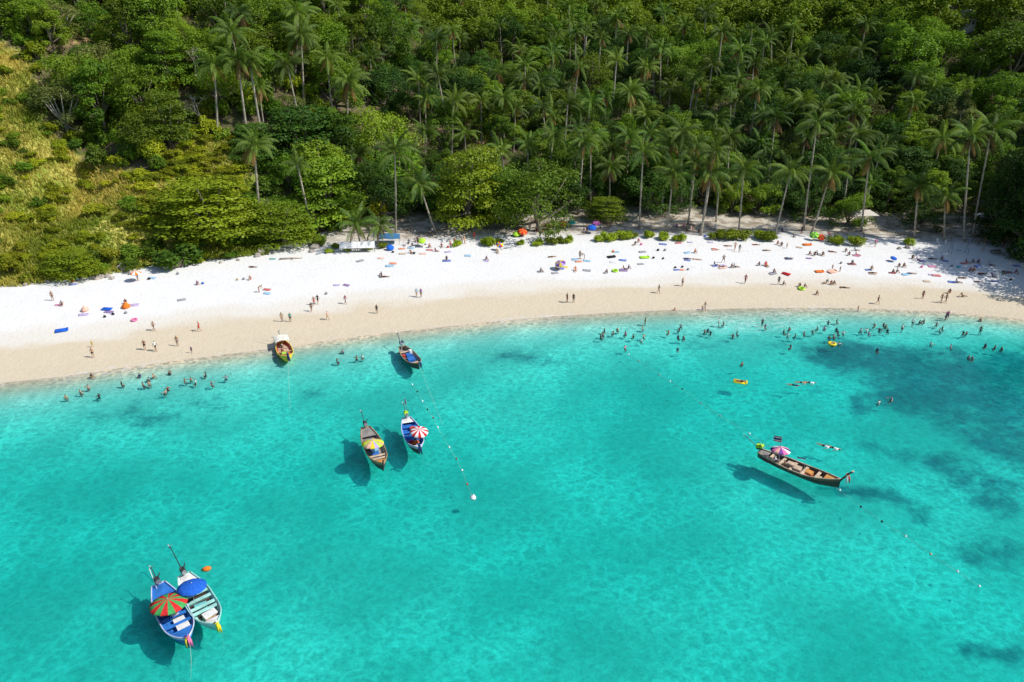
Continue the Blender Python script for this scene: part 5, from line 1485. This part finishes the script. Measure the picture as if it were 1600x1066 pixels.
g1 = ground(437, 406); g2 = ground(473, 404)
lg = MB().tube([g1 + (0, 0, .12), (g1 + g2) / 2 + (0, 0, .22), g2 + (0, 0, .15)], [.22, .17, .08], 8)
lg.tube([(g1 + g2) / 2 + (0, 0, .2), (g1 + g2) / 2 + (1.0, -.9, .35)], [.09, .03], 6)
o = lg.build('driftwood_log', plain('driftwood', (.50, .42, .33), .9, .25), None, True)
tag(o, 'bleached driftwood log on the sand left of the white board', 'log')

def rock_mesh(seed):
    b = MB().ell((0, 0, 0), (1, .8, .7), 12, 8)
    rng = np.random.RandomState(seed); k = rng.uniform(1, 3, 6)
    b.v = [(x * (1 + .18 * math.sin(k[0] * y * 3 + k[1])), y * (1 + .2 * math.sin(k[2] * x * 3)), z * (1 + .2 * math.sin(k[3] * x * 2.5 + k[4] * y * 3))) for x, y, z in b.v]
    return b.mesh('rock', ROCK, False)
ROCKS = [rock_mesh(i) for i in range(4)]
for px, py, s in [(195, 421, 1.2), (150, 436, .7), (158, 434, .8), (168, 433, .6), (175, 436, .5), (205, 428, .6), (365, 402, .7), (408, 396, 1.0), (402, 401, .7), (415, 390, 1.1), (492, 388, 1.0), (487, 394, .6), (372, 407, .4), (345, 411, .4), (75, 441, .5), (40, 446, .5), (300, 414, .35), (1418, 388, .6), (1405, 389, .5)]:
    g = ground(px, py)
    o = link('rock', ROCKS[_pr.randint(4)], None, (g[0], g[1], g[2] + .2 * s), (_pr.uniform(-.3, .3), _pr.uniform(-.3, .3), _pr.uniform(0, 6)), s)
    pend(o, 'weathered pale rock at the edge of sand and bushes', px, 'rock', 'rocks at the forest foot')

# shaded furniture at the right: table sets and a swing frame
for px, py, lab in [(1465, 381, 'white plastic chair left of two in the shaded clearing'), (1478, 383, 'white plastic chair right of two in the shaded clearing')]:
    g = ground(px, py)
    o = empty('chair', g, R(20))
    MB().box((0, 0, .44), (.5, .5, .05)).build('seat', WHITE, o)
    MB().box((0, .24, .72), (.5, .05, .55)).build('backrest', WHITE, o)
    for x in (-.22, .22):
        for y in (-.22, .22): MB().box((x, y, .21), (.05, .05, .44)).build('leg', WHITE, o)
    tag(o, lab, 'chair')
g = ground(1497, 396)
o = empty('swing_frame', g, R(0))
SW = plain('faded_blue_timber', (.18, .22, .32), .8, .2)
for x in (-1.6, 1.6):
    for dy in (-.6, .6): MB().tube([(x, dy, -.2), (x, 0, 3.0)], .06, 6).build('post', SW, o)
MB().tube([(-1.8, 0, 3.0), (1.8, 0, 3.0)], .06, 6).build('crossbar', SW, o)
MB().box((0, 0, .6), (.8, .3, .05)).build('seat', SW, o)
for x in (-.35, .35): MB().tube([(x, 0, .6), (x, 0, 3.0)], .015, 5).build('rope', SW, o)
tag(o, 'tall faded blue swing frame in the shade at right', 'swing')
for px, py, lab in [(1556, 397, 'dark wooden picnic table in the shade near the right edge'), (1590, 404, 'dark wooden picnic table at the far right shade')]:
    g = ground(px, py)
    o = empty('picnic_table', g, R(10))
    DT = plain('dark_timber', (0, 0, 0))
    for k in range(4): MB().box((0, -.3 + .2 * k, .75), (1.9, .18, .05)).build('plank', DT, o)
    for y in (-.7, .7): MB().box((0, y, .45), (1.9, .28, .05)).build('bench', DT, o)
    for x in (-.7, .7): MB().box((x, 0, .37), (.1, 1.3, .08)).box((x, -.3, .37), (.08, .08, .72)).box((x, .3, .37), (.08, .08, .72)).build('leg', DT, o)
    tag(o, lab, 'table')

# ================================================================== BOATS
def paint(name, c, rough=.45): return plain('paint_' + name, c, rough, .22, spec=.35, scale=1.2)
P_BLUE = paint('blue', (.03, .16, .50)); P_WHITE = paint('white', (.72, .72, .70)); P_MINT = paint('mint', (.34, .66, .60)); P_LILAC = paint('lilac', (.52, .56, .74)); P_WOOD = paint('varnished_wood', (.42, .25, .12))
P_DARK = paint('dark_wood', (.075, .05, .04)); P_PALE = paint('pale_wood', (.55, .42, .30)); P_YEL = paint('yellow', (.78, .60, .05)); P_RED = paint('red', (.50, .06, .05)); P_TEAL = paint('teal', (.15, .50, .50)); P_GREY = paint('weathered_grey', (.26, .24, .22)); P_ORANGE = paint('orange_wood', (.60, .28, .08))
ENG = plain('engine_metal', (.06, .06, .065), .45, .3, metal=.4); STEEL = plain('steel', (.45, .46, .48), .35, .2, metal=.7)

class Boat:
    def __init__(s, name, stern, bow, beam, label, hull, inner, rail, bench, floor=P_PALE, blunt=2.3, sheer=.62, bowrise=.55, stripe=None):
        A = on_plane(*stern, .7); B = on_plane(*bow, .7)
        d = B - A; s.L = math.hypot(d[0], d[1]); s.W = beam; s.blunt = blunt; s.sh = sheer; s.br = bowrise
        c = (A + B) / 2
        s.o = empty(name, (c[0], c[1], 0), math.atan2(d[1], d[0]))
        tag(s.o, label, 'boat', 'long-tail boats')
        s.hull(hull, inner, rail, stripe or hull)
        s.floor(floor); s.bench_mat = bench
    def beam(s, t):
        w = .46 + .54 * math.sin(min(1, t / .42) * math.pi / 2) if t < .42 else math.cos(((t - .42) / .58) ** s.blunt * math.pi / 2)
        return s.W / 2 * max(w, .025)
    def sheer(s, t): return s.sh + s.br * max(0, t - .45) ** 2 * 3.3 + .35 * max(0, .35 - t) ** 1.6
    def keel(s, t): return -.30 + .55 * max(0, (t - .7) / .3) ** 2.2 + .12 * max(0, .2 - t)
    def x(s, t): return (t - .5) * s.L
    def P(s, x, y, z): return s.o.matrix_world @ Vector((x, y, z))
    def hull(s, hm, im, rm, sm):
        n = 22; prof = [-1, -.86, -.66, -.4, 0, .4, .66, .86, 1]; k = len(prof)
        for inner in (0, 1):
            v = []; f = []; m = []
            for i in range(n):
                t = i / (n - 1); b = s.beam(t); zs = s.sheer(t); zk = s.keel(t)
                for u in prof:
                    y = b * math.copysign(abs(u) ** .62, u); z = zk + (zs - zk) * abs(u) ** 2.1
                    xx = s.x(t)
                    if inner: y *= max(0, 1 - .055 / max(b, .06)); z = max(z + .05, .06); z = min(z, zs)
                    v.append((xx, y, z))
            for i in range(n - 1):
                for j in range(k - 1):
                    q = (i * k + j, (i + 1) * k + j, (i + 1) * k + j + 1, i * k + j + 1)
                    f.append(q if inner else q[::-1]); m.append(1 if (j in (0, k - 2) and not inner) else 0)
            e0 = [j for j in range(k)]
            f.append(tuple(e0) if inner else tuple(e0[::-1])); m.append(0)
            b_ = MB(); b_.v = v; b_.f = f; b_.m = m
            b_.build('hull_lining' if inner else 'hull', [im] if inner else [hm, sm], s.o, True)
        for sd in (-1, 1):
            pts = [(s.x(i / 25), sd * (s.beam(i / 25) - .02), s.sheer(i / 25) + .015) for i in range(26)]
            MB().tube(pts, .058, 6).build('gunwale', rm, s.o, True)
        MB().box((s.x(0), 0, s.sheer(0) - .05), (.09, s.beam(0) * 2, .16)).build('transom', rm, s.o)
        for i in range(5):                                        # ribs inside the hull
            t = .16 + .15 * i
            b = s.beam(t) - .07; zs = s.sheer(t)
            MB().tube([(s.x(t), -b, zs - .04), (s.x(t), -b * .86, .22), (s.x(t), b * .86, .22), (s.x(t), b, zs - .04)], .03, 5).build('rib', im, s.o)
    def floor(s, mat):
        nb = 7
        for k in range(nb):                                       # boards run along the boat
            f_ = (k + .5) / nb * 2 - 1
            x0, x1 = .10, .84 - .30 * abs(f_) ** 1.5
            w = s.W * .82 / nb
            MB().box(((s.x(x0) + s.x(x1)) / 2, f_ * s.W * .41, .15), (s.x(x1) - s.x(x0), w * .93, .04)).build('floor_board', mat, s.o)
    def thwart(s, t, mat=None, w=.28, dz=.14):
        MB().box((s.x(t), 0, s.sheer(t) - dz), (w, s.beam(t) * 2 - .1, .05)).build('thwart', mat or s.bench_mat, s.o)
    def deck(s, t0, t1, mat, dz=.08, name='foredeck'):
        n = 8; v = []; f = []
        for i in range(n):
            t = t0 + (t1 - t0) * i / (n - 1)
            for y in (-1, 1): v.append((s.x(t), y * max(s.beam(t) - .06, .01), s.sheer(t) - dz))
        f = [(2 * i, 2 * i + 2, 2 * i + 3, 2 * i + 1) for i in range(n - 1)]
        MB().add(v, f).build(name, mat, s.o)
    def prow(s, mat, h=1.5, lean=.5, ribbons=(), capm=None):
        x0 = s.x(1.0) - .12; z0 = s.sheer(1) - .45
        pts = [(x0 - .05, 0, z0 - .25), (x0 + .1, 0, z0 + .25), (x0 + lean * .6, 0, z0 + h * .7), (x0 + lean, 0, z0 + h)]
        o = MB().tube(pts, [.09, .11, .10, .09], 6).build('prow_post', mat, s.o, True)
        if capm: MB().box((pts[3][0] + .02, 0, pts[3][2] + .04), (.24, .2, .10)).build('prow_cap', capm, o)
        for k, c in enumerate(ribbons):
            a = k * 1.9; zc = z0 + h * .72
            b = MB()
            pc = (x0 + lean * .62, 0, zc)
            b.tube([(pc[0] + .14 * math.cos(q), .14 * math.sin(q), zc - .06 * k) for q in np.linspace(0, 6.28, 11)], .05, 5, cap=False)
            for j in range(3):
                dx, dy = .16 * math.cos(a + j * .5), .20 * math.sin(a + j * .7)
                b.tube([(pc[0] + dx * .5, dy * .5, zc - .05), (pc[0] + dx + .10, dy, zc - .45), (pc[0] + dx * 1.1 + .16, dy * 1.2, zc - .95 - .1 * j)], [.05, .07, .03], 5)
            b.build('ribbon', cloth(c), o, True)
    def engine(s, tilt=.55, shaft=3.0, cover=None, yaw=0.0):
        o = empty('engine', (s.x(0) + .05, 0, s.sheer(0) + .12)); o.parent = s.o
        o.rotation_euler = (0, -tilt * .35, yaw)
        MB().box((0, 0, .32), (.72, .42, .42)).box((.1, 0, .58), (.46, .34, .14)).tube([(-.2, .2, .5), (-.2, .34, .72), (-.35, .36, .78)], .05, 6).tube([(.1, -.18, .62), (.25, -.2, .76)], .09, 8).build('engine_block', ENG, o)
        MB().lathe([(0, -.03), (.2, -.03), (.22, 0), (.2, .03), (0, .03)], (0, 0, 0), 10).build('flywheel', STEEL, o, loc=(.42, 0, .34), rot=(0, R(90), 0))
        MB().tube([(0, 0, -.2), (0, 0, .12)], .07, 8).build('pivot', STEEL, o)
        MB().tube([(.3, .1, .45), (1.0, .14, .62), (1.25, .14, .62)], .025, 6).build('tiller', STEEL, o)
        ex, ez = -math.cos(tilt) * shaft, math.sin(tilt) * shaft
        sh = MB().tube([(-.3, 0, .28), (-.3 + ex, 0, .28 + ez)], [.05, .035], 7).build('shaft', ENG, o)
        pr = MB()
        for k in range(3):
            a = k * 2.094
            pr.add([(-.35 + ex, 0, .28 + ez), (-.30 + ex, .05 * math.cos(a + .7), .28 + ez + .05 * math.sin(a + .7)), (-.36 + ex, .24 * math.cos(a + .35), .28 + ez + .24 * math.sin(a + .35)), (-.40 + ex, .22 * math.cos(a - .3), .28 + ez + .22 * math.sin(a - .3))], [(0, 1, 2, 3)])
        pr.build('propeller', STEEL, o)
        if cover: MB().box((.02, 0, .64), (.8, .52, .16), taper=.85).box((.02, 0, .45), (.84, .5, .22)).build('engine_cover', cloth(cover), o)
        return o
    def flag(s, t, y, h=2.0, thai=True, cols=None):
        MB().tube([(s.x(t), y, .3), (s.x(t) - .05, y, h + .5)], .02, 5).build('flag_pole', STEEL, s.o)
        cols = cols or ['red', 'white', 'navy', 'navy', 'white', 'red']
        fl = None
        for k, c in enumerate(cols):
            z = h + .42 - k * .12; v = []
            for i in range(7):
                for zz in (z, z - .12): v.append((s.x(t) - .05 - .16 * i, y + .07 * math.sin(i * 1.1), zz - .02 * i))
            m_ = MB().add(v, [(2 * i, 2 * i + 1, 2 * i + 3, 2 * i + 2) for i in range(6)])
            fl = m_.build('flag_stripe', cloth(c), s.o)
    def box(s, t, y, size, mat, label, name='crate', cat='crate', z=None, lid=None):
        p = s.P(s.x(t), y, z if z is not None else .17)
        o = empty(name, p, s.o.rotation_euler[2] + _pr.uniform(-.15, .15))
        MB().box((0, 0, size[2] / 2), size, taper=.96).build('body', mat, o)
        MB().box((0, 0, size[2] + .025), (size[0] * 1.02, size[1] * 1.02, .05)).build('lid', lid or mat, o)
        tag(o, label, cat)
    def jacket(s, t, y, c, label):
        p = s.P(s.x(t), y, .2)
        o = empty('life_jacket', p, s.o.rotation_euler[2] + _pr.uniform(-1, 1))
        for k in (-1, 1): MB().box((0, .17 * k, .08), (.55, .28, .12), taper=.8).build('float_panel', cloth(c), o)
        MB().box((-.22, 0, .10), (.14, .5, .10)).build('collar', cloth(c), o)
        MB().box((.08, 0, .155), (.05, .6, .02)).build('strap', cloth('black'), o)
        tag(o, label, 'life jacket')
    def rower(s, pose, t, y, fa, top, bot, sk, label, z=.17):
        p = s.P(s.x(t), y, z)
        tag(person(pose, p, s.o.rotation_euler[2] + R(fa), top, bot, sk), label, 'person', 'people in the boats')
    def brolly(s, px, py, rad, cols, n, label, tilt=(-.14, 0), z=2.35):
        p = on_plane(px, py, z)
        loc = Vector((p[0], p[1], .17)); pole = z - .17
        # keep the tilted top where the photograph has it
        M = Matrix.Rotation(tilt[1], 4, 'Y') @ Matrix.Rotation(tilt[0], 4, 'X')
        e = Matrix.Rotation(0, 4, 'Z')
        tip = Vector((math.sin(tilt[1]) * pole, -math.sin(tilt[0]) * pole, 0))
        loc = loc - tip
        tag(umbrella(loc, rad, cols, n, tilt, pole, 'boat_umbrella', rise=.30), label, 'umbrella')

bpy.context.view_layer.update()
def boat(*a, **k):
    b = Boat(*a, **k); bpy.context.view_layer.update(); return b

# 1 blue boat, lower left
b = boat('longtail_boat', (247, 912), (294, 1004), 2.55, 'blue wooden long-tail boat with lilac rim, left one of the lower pair', P_BLUE, P_BLUE, P_LILAC, P_BLUE, P_BLUE, stripe=P_LILAC)
for t in (.42, .55, .68): b.thwart(t, P_BLUE, .34)
b.deck(.80, 1.0, P_BLUE); b.deck(0, .2, P_BLUE, name='stern_deck')
b.prow(P_BLUE, 1.2, .45, ('pink', 'red', 'yellow'))
b.engine(.5, 1.4)
MB().tube([(b.x(.06), -.25, .5), (b.x(-.06), -.3, 2.3)], .03, 6).build('pole', P_WHITE, b.o)
b.brolly(262, 936, 1.55, ['red', 'green'], 16, 'red and green striped umbrella over the blue lower-left boat')
b.box(.50, .1, (.9, .55, .4), P_PALE, 'pale box on the middle of the blue lower-left boat', 'storage_box', 'box', lid=P_WHITE)
b.box(.745, .25, (.9, 1.0, .36), P_PALE, 'wide white-topped box near the bow of the blue lower-left boat', 'storage_box', 'box', lid=P_WHITE)
b.box(.62, .2, (.5, .9, .3), P_WHITE, 'white folded bundle box between benches of the blue lower-left boat', 'cool_box', 'box')
b.rower('hug', .46, -.55, 200, 'white', 'black', 2, 'person in white top sitting in the blue lower-left boat')
# 2 mint boat
b = boat('longtail_boat', (287, 897), (339, 981), 2.45, 'mint green long-tail boat, right one of the lower pair', P_MINT, P_MINT, P_MINT, P_MINT, P_DARK, stripe=P_WHITE)
for t in (.36, .46, .58, .66): b.thwart(t, P_MINT, .36)
b.deck(.86, 1.0, P_WHITE); b.deck(0, .26, P_WHITE, name='stern_deck')
b.prow(P_WHITE, 1.0, .4, ('yellow', 'lime'), None)
b.engine(.42, 3.0)
b.brolly(299, 911, 1.25, ['blue'], 10, 'plain blue umbrella over the mint green boat')
b.box(.74, .15, (.8, 1.1, .34), P_PALE, 'pale deck box with white lid in the mint green boat', 'storage_box', 'box', lid=P_WHITE)
b.box(.55, -.1, (.45, 1.0, .3), P_TEAL, 'teal box between benches of the mint green boat', 'storage_box', 'box')
b.box(.83, .0, (.3, 1.2, .26), P_WOOD, 'brown plank box near the bow of the mint green boat', 'storage_box', 'box')
b.rower('hug', .33, .1, 180, 'blue', 'navy', 2, 'person in blue top sitting under the blue umbrella of the mint boat')
# 3 wooden boat
b = boat('longtail_boat', (571, 667), (599, 732), 2.35, 'varnished brown long-tail boat with yellow umbrella in mid water', P_DARK, P_GREY, P_WOOD, P_PALE, P_GREY, blunt=1.9, bowrise=.8, stripe=P_WOOD)
for t in (.38, .70, .78): b.thwart(t, P_PALE, .30)
b.deck(.84, 1.0, P_ORANGE); b.deck(0, .22, P_GREY, name='stern_deck')
b.prow(P_DARK, 1.1, .5, ()); b.engine(.75, 1.8)
b.brolly(582, 688, 1.3, ['yellow', 'lime', 'tan', 'peach', 'yellow', 'lilac', 'lime', 'tan'], 16, 'yellow and pastel striped umbrella over the varnished brown boat')
b.box(.52, .0, (1.1, .8, .34), P_WHITE, 'white cool box in the middle of the varnished brown boat', 'cool_box', 'box', lid=paint('sky_blue', (.25, .52, .78)))
b.box(.62, -.1, (.7, .8, .3), P_BLUE, 'blue crate before the bow bench of the varnished brown boat')
b.rower('stand', .50, .62, 180, 'dark red', 'dark red', 1, 'person in dark red clothes standing in the varnished brown boat')
b.rower('sit', .46, -.6, 170, 'black', 'black', 2, 'person in black sitting at left in the varnished brown boat')
# 4 blue boat with red-white umbrella
b = boat('longtail_boat', (635, 652), (655, 706), 2.3, 'blue long-tail boat with red and white umbrella in mid water', P_DARK, P_BLUE, P_LILAC, P_BLUE, P_BLUE, blunt=1.9, bowrise=.7, stripe=P_LILAC)
for t in (.25, .40, .52): b.thwart(t, P_BLUE, .34)
b.deck(.86, 1.0, P_WHITE); b.deck(0, .14, P_WHITE, name='stern_deck')
b.prow(paint('navy', (.02, .05, .16)), 1.2, .6, ('navy',)); b.engine(.8, 1.6, 'lime')
b.flag(.0, .1, 2.6)
b.brolly(655, 671, 1.1, ['red', 'white'], 16, 'red and white striped umbrella over the blue mid-water boat', tilt=(.10, .1))
for t, y, c, lab in [(.66, .2, 'orange', 'left upper'), (.72, -.2, 'orange', 'lower'), (.64, -.4, 'red', 'dark side'), (.80, .1, 'white', 'bow')]:
    b.jacket(t, y, c, '%s life jacket at the %s of the pile in the blue mid-water boat' % (c, lab))
b.rower('hug', .58, .1, 180, 'white', 'black', 1, 'person in white top sitting below the red and white umbrella')
b.box(.30, .3, (.6, .6, .36), P_RED, 'dark red box near the stern of the blue mid-water boat', 'storage_box', 'box')
# 5 dark boat close to the sand
b = boat('longtail_boat', (628, 541), (655, 573), 2.2, 'dark wooden long-tail boat with blue boxes close to the sand', P_DARK, P_GREY, P_WOOD, P_PALE, P_GREY, blunt=2.1, bowrise=.6)
for t in (.22, .80): b.thwart(t, P_PALE, .34)
b.prow(P_DARK, 1.3, .6, ('navy', 'white')); b.engine(.9, 2.0, 'navy')
MB().tube([(b.x(.1), -.3, .4), (b.x(.02), -.35, 3.4)], .03, 6).build('pole', P_WHITE, b.o)
b.box(.55, .0, (1.3, 1.0, .34), P_BLUE, 'large blue mattress box in the dark boat near the sand', 'storage_box', 'box')
b.box(.36, .1, (.8, .8, .34), P_BLUE, 'smaller blue box in the dark boat near the sand', 'storage_box', 'box')
b.box(.30, .55, (.5, .4, .7), P_WHITE, 'upright white tub in the dark boat near the sand', 'tub', 'tub')
b.box(.35, -.6, (.6, .4, .3), P_RED, 'dark red box at the left side of the dark boat near the sand', 'storage_box', 'box')
# 6 yellow boat on the sand edge
b = boat('longtail_boat', (439, 532), (450, 561), 2.3, 'yellow-rimmed boat with white roof touching the sand', P_YEL, P_RED, P_YEL, P_RED, P_PALE, blunt=2.0, bowrise=.5)
for t in (.55, .75): b.thwart(t, P_WOOD, .3)
b.prow(paint('navy', (0, 0, 0)), 1.2, .5, ('navy', 'black')); b.engine(.6, 1.5)
v = []; f = []
for i in range(7):
    for j in range(9):
        a = -1 + j / 4.0
        v.append((b.x(.02 + .055 * i), a * 1.05, 1.75 - .28 * a * a))
for i in range(6):
    for j in range(8): f.append((i * 9 + j, (i + 1) * 9 + j, (i + 1) * 9 + j + 1, i * 9 + j + 1))
rf = MB().add(v, f).build('roof', paint('cream_canvas', (.80, .76, .66)), b.o, True)
for t in (.03, .34):
    for y in (-1, 1): MB().tube([(b.x(t), y * .95, .4), (b.x(t), y * 1.0, 1.5)], .03, 6).build('roof_post', STEEL, b.o)
for t, y, h in ((.0, -1.0, 3.6), (.0, .2, 3.9), (.05, .95, 3.2)): MB().tube([(b.x(t), y, .5), (b.x(t - .05), y * 1.1, h)], .022, 5).build('pole', P_WHITE, b.o)
b.box(.62, -.2, (.7, .6, .35), paint('lime', (.40, .70, .08)), 'lime green tub in the yellow-rimmed boat', 'tub', 'tub')
b.jacket(.62, .35, 'orange', 'orange life jacket in the yellow-rimmed boat')
b.jacket(.48, .0, 'peach', 'pale pink life jacket under the roof edge of the yellow-rimmed boat')
b.rower('hug', .50, -.5, 180, 'dark red', 'black', 2, 'person in dark red top sitting in the yellow-rimmed boat')
# 7 dark boat at right
b = boat('longtail_boat', (1187, 704), (1312, 757), 2.2, 'long dark wooden long-tail boat alone at right', P_DARK, P_DARK, P_PALE, P_PALE, P_GREY, blunt=1.7, bowrise=.8, stripe=paint('red_brown', (.22, .10, .06)))
for t in (.16, .30, .44, .58, .74): b.thwart(t, P_PALE, .34)
b.deck(.82, 1.0, P_ORANGE); b.deck(0, .12, P_GREY, name='stern_deck')
b.prow(P_DARK, 1.9, 1.1, ('red', 'yellow', 'white'), P_PALE); b.engine(.75, 2.0, 'lime')
b.flag(.24, .2, 3.0)
b.brolly(1220, 699, 1.12, ['pink', 'peach', 'purple', 'pink', 'white', 'navy'], 12, 'pink and purple umbrella over the long dark boat at right', z=2.5)
b.flag(.56, .3, 1.5, cols=['navy', 'white'])
for t, y, sz, m, lab in [(.40, .1, (.7, .7, .5), P_PALE, 'pale wooden box behind the umbrella of the right boat'), (.50, -.1, (.8, .8, .45), P_PALE, 'pale wooden box at the middle of the right boat'), (.63, .2, (.8, .7, .35), P_ORANGE, 'orange brown box beside life jackets of the right boat'),
                         (.78, -.1, (.9, .9, .25), P_PALE, 'low pale box before the bow deck of the right boat')]:
    b.box(t, y, sz, m, lab, 'storage_box', 'box')
b.jacket(.665, -.25, 'red', 'bright red life jacket near the bow of the right boat')
b.jacket(.61, -.4, 'peach', 'faded pink life jacket left of the red one in the right boat')
b.rower('sit', .22, .0, 90, 'white', 'navy', 1, 'person in white top sitting under the pink and purple umbrella')
b.rower('sit', .36, -.3, 100, 'brown', 'tan', 1, 'person in brown top sitting behind the umbrella in the right boat')

# ---- floats and people on the water
p = on_plane(1158, 598, 0)
o = link('air_mattress', LILO, None, (p[0], p[1], -.03), (0, 0, R(-20)), 1.1); recolour(o, 'yellow'); tag(o, 'yellow air mattress floating with a person on it', 'float')
tag(person('lie', (p[0], p[1], .16), R(80), _, 'black', 1), 'person lying on the yellow floating air mattress', 'person')
p = on_plane(1300, 538, 0)
o = link('swim_ring', RING, None, (p[0], p[1], -.08), (0, 0, 0), 1.2); recolour(o, 'yellow'); tag(o, 'yellow swim ring floating among the right-hand bathers', 'float')
tag(person('bathe', (p[0], p[1], -.72), R(40), _, 'black', 0), 'person inside the yellow floating swim ring', 'person')
p = on_plane(1306, 538, 0)
tag(person('bathe', (p[0] + .5, p[1], -.72), R(140), 'white', 'black', 0), 'person in white top beside the yellow swim ring', 'person')

# ---- buoys and ropes
def buoy_mesh(r_, nm):
    b = MB().lathe([(0, -r_), (r_ * .6, -r_ * .8), (r_, -.05 * r_), (r_ * .95, .35 * r_), (r_ * .55, .85 * r_), (r_ * .2, r_), (r_ * .18, r_ * 1.3), (0, r_ * 1.32)], n=12)
    return b.mesh(nm, cloth('white'))
BU = buoy_mesh(.12, 'buoy')
LINE_A = [(644, 601, 'white'), (652, 612, 'black'), (660, 627, 'white'), (668, 640, 'black'), (677, 653, 'dark red'), (684, 668, 'white'), (702, 699, 'white'), (713, 717, 'dark red'), (722, 735, 'white'), (730, 757, 'red'), (739, 778, 'white')]
LINE_B = [(982, 554, 'white'), (998, 564, 'grey'), (1030, 586, 'grey'), (1047, 596, 'white'), (1066, 608, 'black'), (1095, 630, 'grey'), (1125, 650, 'grey'), (1171, 678, 'white'), (1312, 766, 'white'), (1345, 792, 'black'), (1378, 815, 'black'), (1415, 838, 'white'), (1454, 866, 'tan'), (1496, 893, 'white'), (1530, 916, 'white')]
for ln, where in ((LINE_A, 'on the left rope'), (LINE_B, 'on the long right rope')):
    for px, py, c in ln:
        p = on_plane(px, py, .05)
        big = (px, py) == (739, 778)
        o = link('buoy', BU, None, (p[0], p[1], .06), (_pr.uniform(-.2, .2), _pr.uniform(-.2, .2), 0), 2.8 if big else 1.0)
        recolour(o, c)
        if big: tag(o, 'largest white buoy at the lower end of the left rope', 'buoy')
        else: pend(o, 'small %s float %s' % (c, where), px, 'buoy', 'rope floats')
ROPE = plain('pale_rope', (.55, .53, .45), .9)
def rope(pxs, label, r_=.011, z=-.06):
    pts = [on_plane(x, y, z if len(q) == 0 else q[0]) for x, y, *q in pxs]
    tag(MB().tube(pts, r_, 5).build('rope', ROPE), label, 'rope')
rope([(a, b) for a, b, c in LINE_A], 'float rope running from beside the blue boat to the largest buoy')
rope([(a, b) for a, b, c in LINE_B], 'long float rope crossing the right half of the water')
rope([(656, 574, .7), (668, 604, .2), (680, 634), (692, 664)], 'mooring rope from the dark boat near the sand into the water')
rope([(450, 563, .7), (451, 590, .2), (453, 640)], 'mooring rope from the yellow-rimmed boat into the water')
rope([(297, 1008, .9), (299, 1030, .2), (298, 1062, -.5)], 'anchor rope hanging from the bow of the blue lower-left boat')
# orange buoy by the mint boat
p = on_plane(323, 889, .1)
o = empty('mooring_buoy', (p[0], p[1], .05), .4)
MB().ell((0, 0, .05), (.42, .26, .24), 12, 8).build('body', cloth('orange'), o, True)
MB().tube([(-.46, 0, .06), (-.34, 0, .08)], [.1, .12], 8).build('cap', cloth('black'), o)
tag(o, 'orange mooring buoy floating beside the mint green boat', 'buoy')

settle()
